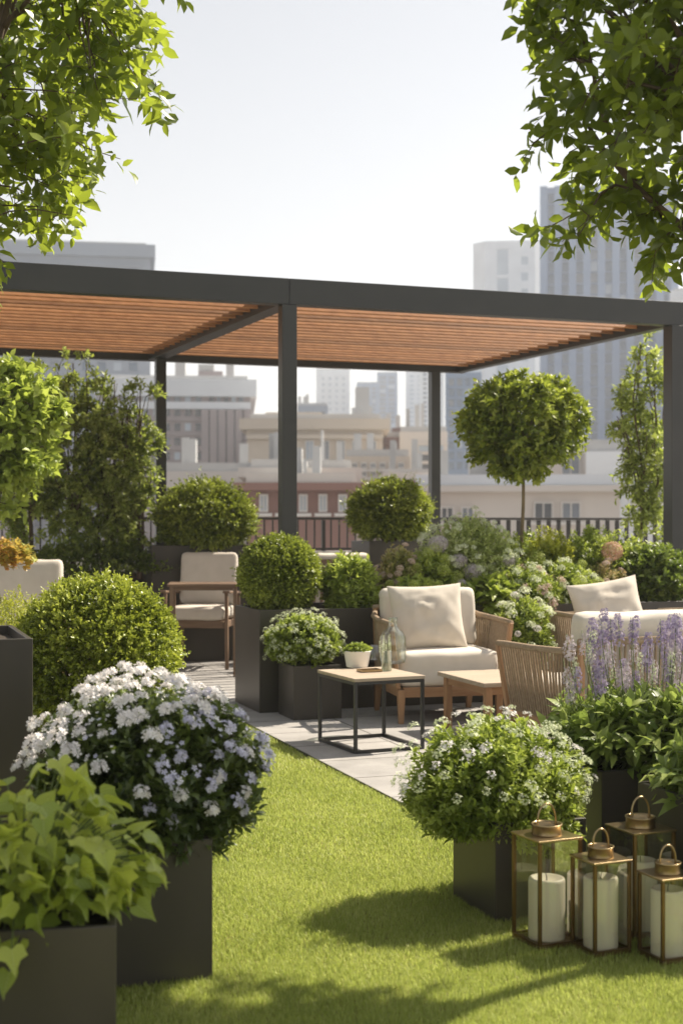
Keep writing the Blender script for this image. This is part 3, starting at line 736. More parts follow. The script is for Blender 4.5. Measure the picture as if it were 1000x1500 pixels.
tp=[g(-8,-20,RP),g(14,-20,RP),g(14,.4,RP),g(-8,.4,RP)]
struct(quad_slab(tp,-.35,0).build('terrace_paving',m))
tag(quad_slab([g(-7.9,-19.9,RP),g(13.9,-19.9,RP),g(13.9,.3,RP),g(-7.9,.3,RP)],GROUND,-.352).build('apartment_building',MT['b_brick']),'brick building that carries the roof terrace','building')
LC=Vector((-.97,10.9,0))
lawn=[g(-6,0,LC),(LC.x,LC.y),(.835,5.77),(2.6,6.39),(4.0,0.2),(-7,0.2)]
struct(quad_slab(lawn,.001,.006).build('lawn_turf',MT['turf']))
def inpoly(P,poly):
    x,y=P[:,0],P[:,1]; ins=np.zeros(len(P),bool); n=len(poly)
    for i in range(n):
        x1,y1=poly[i]; x2,y2=poly[(i+1)%n]
        c=((y1>y)!=(y2>y))&(x<(x2-x1)*(y-y1)/((y2-y1) if abs(y2-y1)>1e-9 else 1e-9)+x1); ins^=c
    return ins
def blades(x0,x1,y0,y1,dens,wd,h0,h1):
    n=int((x1-x0)*(y1-y0)*dens); P=np.stack([rng.uniform(x0,x1,n),rng.uniform(y0,y1,n)],1); P=P[inpoly(P,lawn)]
    n=len(P); a=rng.uniform(0,2*np.pi,n); ln=rng.uniform(.15,1.0,n); h=rng.uniform(h0,h1,n)
    side=np.stack([np.cos(a+1.57),np.sin(a+1.57)],1)*wd/2*rng.uniform(.7,1.2,n)[:,None]; d=np.stack([np.cos(a),np.sin(a)],1)
    def pt(t,sg):
        xy=P+d*(h*ln*t**1.7*.8)[:,None]+side*sg*(1-.55*t if t<1 else 0); z=.006+h*t*(1-.25*ln*t)
        return np.concatenate([xy,z[:,None]],1)
    Vv=np.stack([pt(0,-1),pt(0,1),pt(.55,1),pt(.55,-1),pt(1,0)],1)
    cl=nz(np.concatenate([P[::40],np.zeros((len(P[::40]),1))],1),1.6) if n>0 else []
    pat=np.array([0]); 
    px_=np.sin(P[:,0]*5.1+np.sin(P[:,1]*3.3)*1.4)*np.sin(P[:,1]*4.3+np.sin(P[:,0]*6.1))
    rn=np.clip(rng.normal(.42,.25,n)+.15*px_,0,1)
    return Vv,rn
zones=[(-1.5,1.6,3.3,4.6,46000,.0024,.013,.030),(-1.6,1.8,4.6,6.0,34000,.0028,.013,.030),(-2.0,1.4,6.0,8.2,19000,.0040,.013,.030),(-3.0,.9,8.2,11,10000,.006,.013,.029),
       (-3.2,-1.7,2.0,6.0,5000,.006,.02,.04),(1.7,3.2,2.0,6.4,5000,.006,.02,.04),(-1.7,1.7,1.6,3.3,7000,.005,.02,.04)]
VV=[];RR=[]
for zn in zones:
    a_,b_=blades(*zn); VV.append(a_); RR.append(b_)
VV=np.concatenate(VV); RR=np.concatenate(RR); n=len(VV); off=(np.arange(n)*5)[:,None]
go=np_mesh('lawn_grass',VV.reshape(-1,3),[np.array([[3,2,4]])+off,np.array([[0,1,2,3]])+off],MT['lf_grass'],None,np.repeat(RR,5))
go['kind']='stuff'; go['label']='short bright green lawn grass between the planters'
# steel edging between lawn and paving
ed=MB(); e0=Vector((LC.x,LC.y,0)); e1=Vector((.835,5.77,0)); ed.bar((e0.x,e0.y,.012),(e1.x,e1.y,.012),.008,.022); e2=e0-U*6; ed.bar((e0.x,e0.y,.0118),(e2.x,e2.y,.0118),.008,.022)
struct(ed.build('kerb_strip',MT['steel']))
# parapet and railings
def railing(label,a0,a1,wide):
    t=thing('railing',label,'railing',(*g(a0,0,RP),0),GA,None); Ln=a1-a0; z0,z1=1.14,1.595
    MB().bar((0,0,z1-.0175),(Ln,0,z1-.0175),.05,.035).build('top_rail',MT['railing'],t,bevel=.004)
    MB().bar((0,0,z0+.03),(Ln,0,z0+.03),.035,.03).build('bottom_rail',MT['railing'],t)
    mb=MB(); st=.155 if wide else .115; n=int(Ln/st); bw=.062 if wide else .018
    for k in range(1,n): mb.box((k*Ln/n,0,(z0+z1)/2+.005),(bw,.02,z1-z0-.084))
    mb.build('balusters',MT['railing'],t)
    k=0
    while k*2.2<Ln-.3: MB().box((k*2.2+.03,.035,(z0+z1)/2-.02),(.05,.03,z1-z0-.04)).build('post',MT['railing'],t); k+=1
    return t
railing('dark metal railing with thin round bars behind the seating at the left',-6.0,3.62,False)
railing('dark railing of broad flat pickets behind the flower bed at the right',3.66,9.5,True)
solid('render_wall',(.48,.47,.45),(.54,.53,.51),rough=.9,scale=3,bump=.3,bscale=90)
pw=MB().box((1.5,.06,.57),(17,.24,1.139)).build('parapet_wall',MT['render_wall'],None,bevel=.006)
pw.location=(RP.x,RP.y,0); pw.rotation_euler=(0,0,GA); tag(pw,'low pale rendered parapet wall under the back railing','wall')

# ------------------------------------------------------------------ pergola
PM=Vector((-.474,12.0,0)); PR=Vector((3.235,13.26,0)); du=(PR-PM).normalized(); dv=Vector((-.39,.921,0)).normalized()
W1=(PR-PM).length; PD=4.52
t=thing('pergola','dark metal pergola with a slatted orange timber roof over the terrace','pergola',PM,0)
def pp(a,b,z): return du*a+dv*b+Vector((0,0,z))
ZT,ZB=3.654,3.426; ZS=3.57
AL=-W1-.2
def beam(nm,p,q,wd,z0,z1,m='pergola'):
    p=Vector(p);q=Vector(q); MB().bar((p.x,p.y,(z0+z1)/2),(q.x,q.y,(z0+z1)/2),wd,z1-z0).build(nm,MT[m],t,bevel=.004)
beam('front_beam',pp(AL,0,0),pp(-.002,0,0),.12,ZB,ZT); beam('front_beam',pp(.002,0,0),pp(W1+.07,0,0),.12,ZB,ZT)
beam('back_beam',pp(AL,PD-.06,0),pp(W1+.07,PD-.06,0),.12,ZB-.0,ZT-.012)
beam('cross_beam',pp(0,.062,0),pp(0,PD-.122,0),.16,ZB+.002,ZT-.004); beam('side_beam',pp(W1,.062,0),pp(W1,PD-.122,0),.11,ZB+.002,ZT-.004)
beam('side_beam',pp(AL+.06,.062,0),pp(AL+.06,PD-.122,0),.11,ZB+.002,ZT-.004)
def post(a,b,wd=.135):
    c=pp(a,b,0); mb=MB(); an=math.atan2(du.y,du.x)
    mb.box((c.x,c.y,(ZB)/2),(wd,wd,ZB-.004),an); mb.build('post',MT['pergola'],t,bevel=.004)
    MB().box((c.x,c.y,.006),(wd+.09,wd+.09,.012),an).build('foot_plate',MT['pergola'],t)
post(0,.0); post(W1,.0,.16); post(0,PD-.35,.12); post(W1-.34,PD-.06,.12); post(AL+.1,0); post(AL+.1,PD-.06)
# louvre blades: wide boards tilted towards the sun side
ns=int((PD-.2)/SLP)
def bay(a0,a1):
    mb=MB()
    for k in range(ns):
        b=.16+k*SLP; ti=R(SLT); hw=SLW/2; th=.018
        cu=pp(a0,b,ZS-.01); cv=pp(a1,b,ZS-.01); q=Vector((dv.x*math.cos(ti),dv.y*math.cos(ti),math.sin(ti))); nn=q.cross(du).normalized()
        vs=[]
        for c_ in (cu,cv):
            for s1,s2 in ((-1,-1),(1,-1),(1,1),(-1,1)): vs.append(c_+q*hw*s1+nn*th/2*s2)
        mb.add(vs,[(0,1,2,3),(7,6,5,4),(0,4,5,1),(1,5,6,2),(2,6,7,3),(3,7,4,0)])
    o=mb.build('roof_slats',MT['slat'],t,bevel=.003)
nt_=MT['slat'].node_tree; L_=nt_.links; bs=[n for n in nt_.nodes if n.type=='BSDF_PRINCIPLED'][0]; src=bs.inputs['Base Color'].links[0].from_socket
tc_=nd(nt_,'ShaderNodeTexCoord'); npv=Vector((-du.y,du.x,0)); dt=nd(nt_,'ShaderNodeVectorMath',operation='DOT_PRODUCT'); L_.new(tc_.outputs['Object'],dt.inputs[0]); kk=1/(SLP*dv.dot(npv)); dt.inputs[1].default_value=npv*kk
fa=nd(nt_,'ShaderNodeMath',operation='SUBTRACT'); fa.inputs[1].default_value=.16/SLP-.5; L_.new(dt.outputs['Value'],fa.inputs[0]); ff=nd(nt_,'ShaderNodeMath',operation='FLOOR'); L_.new(fa.outputs[0],ff.inputs[0])
wn=nd(nt_,'ShaderNodeTexWhiteNoise',noise_dimensions='1D'); L_.new(ff.outputs[0],wn.inputs['W']); mr_=nd(nt_,'ShaderNodeMapRange'); mr_.inputs['To Min'].default_value=.68; mr_.inputs['To Max'].default_value=1.2; L_.new(wn.outputs['Value'],mr_.inputs[0])
vs_=nd(nt_,'ShaderNodeVectorMath',operation='SCALE'); L_.new(src,vs_.inputs[0]); L_.new(mr_.outputs[0],vs_.inputs['Scale']); L_.new(vs_.outputs[0],bs.inputs['Base Color'])
bay(.085,W1-.06); bay(AL+.12,-.085)

# ------------------------------------------------------------------ planters
N0=Vector((-.65,10.83,0))
def bed(px,b):
    P0=N0+V*b; k=(px-CX)/F; a=(k*P0.y-P0.x)/(U.x-k*U.y); return P0+U*a
planter('low dark planter holding the lime green vine at the bottom left corner',(-1.181,3.445,0),.605,.46,.455,R(10))
planter('dark square planter under the white and lilac flowering bush',(-.95,4.29,0),.56,.52,.47)
planter('tall charcoal planter cut off by the left edge',(-2.08,5.33,0),.86,.8,1.03,inset=.04)
planter('low dark planter under the big round hedge at the left',(-1.62,7.12,0),.72,.72,.30)
planter('tall brown black planter carrying the middle clipped ball',(N0.x,N0.y,0),.46,.75,.818)
planter('small charcoal cube planter standing in front of the tall planter',(-.365,10.42,0),.39,.40,.415)
lp=N0+U*.475+V*.03
planter('long dark planter box behind the armchairs, full of mixed flowers',(lp.x,lp.y,0),4.4,.9,.815)
planter('charcoal planter on the lawn beside the tallest lantern',(.576,5.11,0),.385,.39,.373)
planter('black planter behind the lanterns, under the lavender flowers',(1.05,5.51,0),.62,.6,.50)
planter('dark planter at the right edge behind the smallest lantern',(1.349,4.739,0),.7,.6,.50)
planter('tall dark planter with a round shrub behind the dining chair',(X(222,14.75),14.75,0),1.12,.6,1.27)
planter('dark trough planter below the tall leafy screen at the left',(-3.9,14.65,0),1.78,.6,.96)
planter('dark planter holding the far clipped shrub right of the post',(X(541,15.2),15.2,0),.62,.6,1.31)
planter('dark planter behind the flower bed at the far right',(2.75,13.9,0),.9,.5,.9)
planter('low dark planter under the pale leafy tree at the left edge',(-3.1,10.7,0),.7,.6,.5)
planter('low dark planter under the feathery shrub at the left edge',(-2.55,8.75,0),.7,.6,.45)
planter('small dark planter between the two lounge chairs in front of the bed',(1.28,10.72,0),.34,.34,.42)
# ------------------------------------------------------------------ furniture
la=lounge('beige armchair with woven rope arms, feet to the camera, beside the black table',(.745,10.695,0),R(12),.84,.82,arm=.75,back=.83,seat_top=.53,cush=1.0)
sofa=lounge('rope backed sofa seen from behind with a long beige bolster, at the right edge',(2.204,9.004,0),GA+math.pi,2.0,1.0,arm=.705,back=.79,seat_top=.50,cush=.965,cat='sofa',name='sofa')
lounge('low beige lounge chair with wooden arms behind the sofa at the right',(2.33,11.22,0),GA,1.15,.80,arm=.77,back=.74,seat_top=.47,cush=.74)
lounge('beige cushioned chair half hidden by the feathery shrub at the left edge',(-3.05,12.7,0),GA-R(10),.95,.85,arm=.70,back=.85,seat_top=.52,cush=1.17)
def pillow(label,loc,rot,w,h,th,seed):
    t=thing('throw_pillow',label,'pillow',loc,0); pillow_mesh('pillow_cover','pillow',t,w,h,th,rot,(0,0,0),seed)
    return t
Rx=lambda a:Matrix.Rotation(R(a),3,'X'); Rz=lambda a:Matrix.Rotation(R(a),3,'Z')
pillow('square beige pillow leaning in the armchair beside the black table',(.665,10.60,.78),Rz(12)@Rx(74)@Rz(2),.60,.52,.19,2)
pillow('beige pillow standing on the chair behind the sofa bolster',(2.19,11.22,.80),Rz(14)@Rx(74)@Rz(8),.64,.50,.17,5)
dc=dining_chair('wooden dining chair with high beige cushions behind the timber table',(X(297,14.45),14.45,0),R(-9))
dup(dc,(X(487,14.7),14.7,.02-.02),R(200),'beige dining chair of which only the back shows right of the clipped ball')
dup(dc,(X(687,14.9),14.9,0),R(165),'beige chair back showing between the flowers and the white mound')
# dining table
t=thing('dining_table','weathered teak dining table in front of the high cushioned chair','table',(X(298,13.55),13.60,0),R(4))
plank_top(t,.70,.52,.915,.026,'dark_teak_x',6)
for sx in (-1,1):
    for sy in (-1,1): MB().box((sx*.31,sy*.22,.45),(.036,.036,.898)).build('leg',MT['dark_teak'],t,bevel=.004)
MB().box((0,-.22,.868),(.58,.02,.035)).build('apron',MT['dark_teak_x'],t); MB().box((0,.22,.868),(.58,.02,.035)).build('apron',MT['dark_teak_x'],t)
# coffee table
ca=R(19.4); L0=Vector((.707,10.1,0)); cw,cdp=.78,.80
cc=L0+U*cw/2-V*cdp/2
t=thing('coffee_table','low teak coffee table between the armchair and the rope sofa','table',cc,ca)
plank_top(t,cw,cdp,.41,.03,'pale_wood_x',7)
for sx in (-1,1):
    for sy in (-1,1):
        mb=MB(); mb.bar((sx*(cw/2-.06),sy*(cdp/2-.06),0),(sx*(cw/2-.06),sy*(cdp/2-.06),.379),.052,.052); mb.build('leg',MT['teak_z'],t,bevel=.006)
for s in (-1,1):
    MB().box((0,s*(cdp/2-.06),.35),(cw-.175,.025,.055)).build('apron',MT['teak_x'],t,bevel=.003)
    MB().box((s*(cw/2-.06),0,.35),(.025,cdp-.175,.055)).build('apron',MT['teak'],t,bevel=.003)
# side table: black square tube with a teak top
ta=R(24); tu=Vector((math.cos(ta),math.sin(ta),0)); tv=Vector((-math.sin(ta),math.cos(ta),0)); tw,td=.52,.62
tc0=Vector((.084,8.89,0))+tu*tw/2+tv*td/2
t=thing('side_table','black tube framed side table with a pale wood top','table',tc0,ta)
MB().box((0,0,.481),(tw,td,.022)).build('table_top',MT['pale_wood_x'],t,bevel=.003)
q=.022
for sx in (-1,1):
    for sy in (-1,1): MB().box((sx*(tw/2-q/2-.004),sy*(td/2-q/2-.004),.235),(q,q,.468)).build('leg',MT['steel'],t,bevel=.002)
for s in (-1,1):
    for zz in (.011,.458):
        MB().box((0,s*(td/2-q/2-.004),zz),(tw-2*q-.01,q-.002,q-.002)).build('rail',MT['steel'],t)
        MB().box((s*(tw/2-q/2-.004),0,zz),(q-.002,td-2*q-.01,q-.002)).build('rail',MT['steel'],t)
def on_table(px,py,z=.4925):
    Y=(EYE-z)*F/(py-HY); return Vector((X(px,Y),Y,z))
# things on the side table
pos=on_table(523,977)
t=thing('plant_pot','white tapered pot on the side table','pot',pos,R(20))
t.scale=(1.15,1.15,1.15)
MB().lathe([(.062,0),(.066,.003),(.082,.092),(.085,.096),(.085,.10),(.077,.10),(.072,.08),(.0,.078)],n=36).build('pot_body',MT['ceramic'],t,True)
MB().lathe([(.0745,.084),(.04,.09),(0,.092)],n=20).build('soil',MT['soil'],t,True)
t=thing('succulent_plant','fine leaved little plant in the white pot','plant',pos+Vector((0,0,.09)))
t.location.z+=.014
mound(t,(0,0,.018),.10,.10,.052,480,6,.015,'lf_fresh',L=.03,root=(0,0,-.01),stems=12,tp=ROUND,zmin=-.1)
pos=on_table(567,981)
t=thing('glass_bottle','big clear glass bottle vase at the back of the side table','vase',on_table(575,972))
t.scale=(1.22,1.22,1.25)
prof=[(.055,0),(.072,.006),(.078,.03),(.08,.10),(.077,.15),(.06,.185),(.036,.205),(.026,.22),(.024,.25),(.028,.262)]
MB().lathe(prof,n=40).build('bottle_body',MT['bottle'],t,True)
mb=MB(); mb.tube([(math.cos(a)*.028,math.sin(a)*.028,.262) for a in [2*math.pi*k/24 for k in range(25)]],.003,.003,6,False); mb.build('bottle_lip',MT['bottle'],t,True)
t=thing('glass_vase','slim glass of small cream sprigs in front of the big bottle','vase',on_table(566,983))
MB().lathe([(.0,.001),(.032,.001),(.036,.004),(.036,.14),(.034,.14),(.034,.006)],n=32).build('vase_body',MT['bottle'],t,True)
sp=thing('flower_sprigs','thin cream flower sprigs standing in the slim glass','flowers',on_table(566,983))
mb=MB(); tips=[]
for i in range(11):
    a=random.uniform(0,6.28); r=random.uniform(.01,.05); h=random.uniform(.16,.25); e=Vector((math.cos(a)*r,math.sin(a)*r,h)); tips.append(e)
    mb.tube([(math.cos(a+3)*.02,math.sin(a+3)*.02,.01),(0,0,h*.5),e],.0014,.0009,4)
mb.build('stems',MT['stem'],sp,True)
B=np.array([list(e-Vector((0,0,.07))) for e in tips]); P,D,N,S=shoot_leaves(B,np.tile([0,0,1.],(len(B),1)),np.full(len(B),.09),16,.014,spread=1)
leaves('blossoms',MT['fl_cream'],sp,P,D,N,S,STAR)
t=thing('serving_tray','thin gold rimmed tray on the side table','tray',on_table(541,984),ta)
MB().box((0,0,.003),(.15,.10,.006)).build('tray_base',MT['dark_teak_x'],t,bevel=.002)
for s in (-1,1):
    MB().box((0,s*.049,.011),(.15,.003,.012)).build('rim',MT['brass'],t); MB().box((s*.0735,0,.011),(.003,.094,.012)).build('rim',MT['brass'],t)
t=thing('glass_tumbler','short clear tumbler at the far side of the side table','glass',on_table(548,967))
MB().lathe([(0,.001),(.03,.001),(.033,.004),(.036,.11),(.034,.11),(.031,.008)],n=28).build('tumbler_body',MT['glass'],t,True)

# lanterns, each with its candle
for lab,x,y,w_,h_,an,ch,cr,cl in (
  ('brass framed lantern beside the planter on the lawn, tall, leftmost of the four',.732,4.873,.18,.382,R(25),.215,.0655,'cream pillar candle in the leftmost lantern'),
  ('brass lantern in the middle front, its handle upright, second from the left',.906,4.775,.152,.325,R(23),.245,.060,'cream pillar candle in the middle front lantern'),
  ('tall bronze lantern at the back of the group against the black planter',1.093,4.995,.18,.382,R(23),.25,.06,'cream pillar candle in the rearmost lantern'),
  ('smallest brass lantern, cut by the right edge of the photo',1.120,4.69,.148,.29,R(22),.225,.058,'cream pillar candle in the smallest lantern at the right edge')):
    lantern(lab,(x,y,.012),an,w_,h_,ch,cr); candle(cl,(x,y,.0245),cr if cr<w_*.4 else w_*.4,ch)

# ------------------------------------------------------------------ plants, front
# the lime vine
t=thing('lime_vine','lime green vine with big pointed lobed leaves spilling over its planter','plant',(-.88,3.76,.42))
n=400; d=rdirs(n*2); d=d[d[:,2]>-.25][:n]; n=len(d); u=rng.uniform(.5,1,n)
P=np.stack([d[:,0]*.37*u,d[:,1]*.32*u,.05+np.abs(d[:,2])*.31*u+.03],1)
hang=(d[:,1]<-.1)&(d[:,2]<.35); P[hang,2]+=.03; hang&=(rng.random(n)<.55)&(d[:,0]<.45); P[hang,2]=rng.uniform(-.13,.16,hang.sum()); P[hang,1]=-.24-rng.uniform(0,.09,hang.sum()); P[hang,0]*=1.05
P[:,2]+=.03*np.sin(P[:,0]*17)
out_=nrm(np.stack([d[:,0],d[:,1]-.35,np.zeros(n)],1)); dr=rng.uniform(.0,.75,n)+hang*.9
D=nrm(out_+rng.normal(size=(n,3))*.6-np.array([0,0,1])*dr[:,None]); N=nrm(out_*(.3+.9*hang[:,None])+np.array([0,0,1.])+rng.normal(size=(n,3))*.5)
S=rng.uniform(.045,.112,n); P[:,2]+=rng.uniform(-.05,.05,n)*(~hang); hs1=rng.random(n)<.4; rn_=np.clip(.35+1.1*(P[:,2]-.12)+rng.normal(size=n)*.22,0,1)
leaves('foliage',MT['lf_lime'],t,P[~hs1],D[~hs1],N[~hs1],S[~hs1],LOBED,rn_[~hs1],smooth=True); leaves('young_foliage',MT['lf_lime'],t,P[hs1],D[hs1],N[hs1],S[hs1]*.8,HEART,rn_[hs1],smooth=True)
mb=MB()
for i in range(0,n):
    s=Vector((P[i,0]*.3,P[i,1]*.35,.02)); e=Vector(P[i]); mb.tube([s,s.lerp(e,.6)+Vector((0,0,.05)),e],.0032,.0018,5,False)
mb.build('stems',MT['stem'],t,True)
n2=200; d=rdirs(n2); P=np.stack([d[:,0]*.27,d[:,1]*.2,.04+np.abs(d[:,2])*.16],1)
leaves('inner_foliage',MT['lf_fresh'],t,P,nrm(d+[0,0,-.6]),np.tile([0,0,1.],(n2,1))+d*.5,rng.uniform(.05,.085,n2),LOBED)
# the white and lilac bush
t=thing('flowering_bush','big bush of white and lilac flower clusters on dark leaves','flowering bush',(-.665,4.66,.42)); t.scale=(.93,.93,.95)
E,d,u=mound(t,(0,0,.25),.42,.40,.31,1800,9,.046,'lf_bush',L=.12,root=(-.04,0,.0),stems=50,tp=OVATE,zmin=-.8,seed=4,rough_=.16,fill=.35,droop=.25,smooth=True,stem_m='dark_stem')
hw=[loose_head(FLORET,MT['fl_white'],.030,22,.024) for _ in range(5)]; hl=[loose_head(FLORET,MT['fl_lilac'],.030,22,.023) for _ in range(4)]
def dome(c,rx,ry,rz,d,seed,k0=.15):
    k=1+k0*noise.noise(Vector(d)*2.2+Vector((seed,-seed,seed*.7)))+k0*noise.noise(Vector(d)*5)
    return Vector((c[0]+d[0]*rx*k,c[1]+d[1]*ry*k,c[2]+d[2]*rz*k))
def heads(t,meshes,c,rad,test,count,seed,sc_=(.8,1.25),name='flower_head',label=None,out=1.02,tries=6000,mind=.04):
    pts=[];k=0
    while len(pts)<count and k<tries:
        k+=1; d=rdirs(1)[0]
        if not test(d): continue
        p=dome(c,rad[0]*out,rad[1]*out,rad[2]*out,d,seed)
        if any((p-q).length<mind for q in pts): continue
        pts.append(p); q=Vector((d[0],d[1],d[2]+.7)).to_track_quat('Z','Y').to_euler()
        put(random.choice(meshes),name,t,p,q,random.uniform(*sc_),label)
    return pts
heads(t,hw,(0,0,.25),(.42,.40,.31),lambda d:d[2]>.12 and d[0]<.80-d[2]*.25 and d[1]<.75 and noise.noise(Vector(d)*5+Vector((3,1,2)))>-.22 and (d[2]>.42+.5*max(0,d[0]) or d[0]<-.45),96,4,(.65,1.35),mind=.041,out=1.05)
def blossoms(t,m,n,test,sz,seed):
    P=[];N=[]
    while len(P)<n:
        d=rdirs(1)[0]
        if test(d): P.append(dome((0,0,.25),.42*1.03,.40*1.03,.31*1.03,d,seed)+Vector(rdirs(1)[0])*.012); N.append(nrm(d+np.array([0,0,.6])+rdirs(1)[0]*.3))
    N=np.array(N); o=leaves('blossoms',m,t,np.array([list(p) for p in P]),nrm(np.cross(N,rdirs(n))),N,rng.uniform(.6,1.2,n)*sz,FLORET); o['kind']='stuff'
wtest=lambda d:d[2]>.05 and d[0]<.75 and d[1]<.8 and noise.noise(Vector(d)*4)>-.12 and d[2]+.35*noise.noise(Vector(d)*7)>.36+.45*max(0,d[0])-.3*max(0,-d[0])
blossoms(t,MT['fl_white'],260,wtest,.022,4)
blossoms(t,MT['fl_lilac'],50,wtest,.021,4)
blossoms(t,MT['fl_lilac'],130,lambda d:d[0]>.25 and d[1]<.5 and d[2]>.05 and abs(d[2]-.9*(1-d[0])+.1)<.38 and noise.noise(Vector(d)*5)>-.02,.021,4)
heads(t,hl,(0,0,.25),(.42,.40,.31),lambda d:d[0]>.15 and -.75<d[2]-.9*(1-d[0])<.55 and d[2]>.0 and d[1]<.3,24,4,(.75,1.15),label='lilac flower head',mind=.05)
heads(t,hw,(0,0,.25),(.42,.40,.31),lambda d:d[1]<-.35 and -.35<d[2]<.35 and d[0]>-.5,9,4,(.7,1.0),mind=.10)
heads(t,hl,(0,0,.25),(.42,.40,.31),lambda d:d[1]<-.25 and -.45<d[2]<.25 and d[0]>.1,5,9,(.7,.95),label='lilac flower head',mind=.10)
# big round hedge at the left
t=thing('box_hedge','big round clipped box hedge bulging over the left side of the lawn','shrub',(-1.345,7.5,.0))
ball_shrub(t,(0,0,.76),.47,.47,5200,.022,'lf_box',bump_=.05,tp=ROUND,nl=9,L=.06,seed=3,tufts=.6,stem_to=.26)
# bush in the right front planter
t=thing('white_flowering_bush','light green bush with small white flower clusters on the lawn planter','flowering bush',(.61,5.38,.34))
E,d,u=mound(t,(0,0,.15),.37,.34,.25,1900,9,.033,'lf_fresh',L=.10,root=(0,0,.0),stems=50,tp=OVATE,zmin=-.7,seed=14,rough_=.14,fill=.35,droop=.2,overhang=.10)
hs_=[loose_head(STAR,MT['fl_white'],.026,34,.015) for _ in range(2)]+[loose_head(STAR,MT['fl_cream'],.028,40,.014) for _ in range(4)]
heads(t,hs_,(0,0,.15),(.37,.34,.25),lambda d:d[2]>-.15 and d[1]<.6,85,14,(.55,1.2),mind=.045,out=1.04)
# salvia and lavender in the two black planters
def perennial(label,loc,rx,ry,rz,n,seed):
    t=thing('leafy_perennial',label,'plant',loc)
    mound(t,(0,0,.10),rx,ry,rz,n,8,.085,'lf_salvia',L=.15,root=(0,0,-.05),stems=40,tp=LANCE,zmin=-.35,seed=seed,wide=1.5,up=.9,droop=.35,smooth=True,fill=.4)
    return t
perennial('leafy perennial with long pointed leaves in the black planter behind the lanterns',(1.27,5.78,.50),.42,.34,.24,330,21)
perennial('leafy perennial with long pointed leaves at the right edge above the smallest lantern',(1.60,5.12,.48),.42,.34,.26,300,23)
def spike_mesh(h,m,n,fs,r0=.016):
    z=np.sort(rng.uniform(.12,1,n))**.9; k=np.sin(np.clip((1-z)*3.4+.25,0,math.pi*.5)); a=rng.uniform(0,6.28,n)
    rr=r0*(.45+.75*k)*(1+.25*np.sin(z*48))
    P=np.stack([np.cos(a)*rr,np.sin(a)*rr,z*h],1); d=np.stack([np.cos(a),np.sin(a),.3+0*a],1)
    o=leaves('s',m,None,P,nrm(np.cross(d,rdirs(n))),d,fs*rng.uniform(.7,1.25,n),STAR); me=o.data; bpy.data.objects.remove(o); return me
spk=[spike_mesh(.15,MT['fl_purple'],120,.018),spike_mesh(.12,MT['fl_allium'],100,.018,.019),spike_mesh(.17,MT['fl_purple'],140,.018,.018),spike_mesh(.13,MT['fl_cream'],60,.014,.012)]
def lavender(label,loc,rx,ry,count,zl,zh,seed,gr=None):
    t=thing('lavender_plant',label,'flowers',loc,0,gr); st=MB()
    for i in range(count):
        a=random.uniform(0,6.28); r=math.sqrt(random.random()); x,y=math.cos(a)*rx*r,math.sin(a)*ry*r; h=random.uniform(zl,zh) if i%6 else zh*1.12
        lx,ly=x*.12,y*.1; me=spk[(0,1,2,1,0,3)[i%6]]; b=Vector((x,y,h))
        st.tube([(x*.5,y*.5,0),(x*.8,y*.8,h*.5),b,b+Vector((lx*.3,ly*.3,.13))],.0026,.0014,4)
        put(me,'flower_spike',t,b,(ly*-.8+random.uniform(-.08,.08),lx*.8+random.uniform(-.08,.08),random.uniform(0,6)),random.uniform(.75,1.15))
    st.build('stems',MT['stem'],t,True)
    nb=count*5; B=np.stack([rng.uniform(-rx,rx,nb),rng.uniform(-ry,ry,nb),rng.uniform(0,zl,nb)],1)
    P,D,N,S=shoot_leaves(B,np.tile([0,0,1.],(nb,1))+rdirs(nb)*.2,np.full(nb,.09),7,.032,spread=.6)
    leaves('foliage',MT['lf_salvia'],t,P,D,N,S,LANCE)
lavender('lavender spikes in front of the sofa back, rising from the black planter',(1.30,5.86,.50),.36,.22,62,.22,.42,1)
lavender('lavender spikes at the right edge in front of the bolster',(1.66,5.45,.48),.30,.20,40,.26,.44,2)
# ------------------------------------------------------------------ the two trees that frame the view
t=thing('broadleaf_tree','bright green tree at the upper left, branches leaning into the sky','tree',(-1.78,5.95,.98))
tree(t,1.10,(.02,.0,2.70),(1.02,.95,1.20),290,.086,'lf_tree_l',trunk_r=.055,nlimb=11,nl=8,L=.26,side=3,seed=2,core=.42,z0=0,limbf=.8,tp=OVATE,wide=1.15,rough_=.16)
t=thing('dark_leaved_tree','darker green tree at the upper right, its crown cut by the edge','tree',(1.80,5.20,.44))
tree(t,1.45,(-.23,.08,2.90),(.90,.76,1.08),270,.084,'lf_tree_r',trunk_r=.05,nlimb=12,nl=8,L=.22,side=3,seed=8,core=.25,tp=OVATE,wide=1.15,rough_=.16)
planter('dark planter below the right tree, just outside the photo',(1.75,6.0,0),.7,.7,.30) if False else None
# standard tree in the bed
p=bed(766,.75)
t=thing('standard_tree','ball headed standard tree on a bare stem in the flower bed','tree',(p.x,p.y,.78))
yy=p.y; zc=Z(625,yy)-.78
tree(t,zc-.42,(0,0,zc),(.60,.57,.49),380,.062,'lf_standard',trunk_r=.02,trunk_m='pale_bark',nlimb=7,nl=8,L=.13,side=4,seed=31,core=.6,twr=.003,rmin=.006,tp=OVATE,wide=1.25,rough_=.05,limbf=.6)
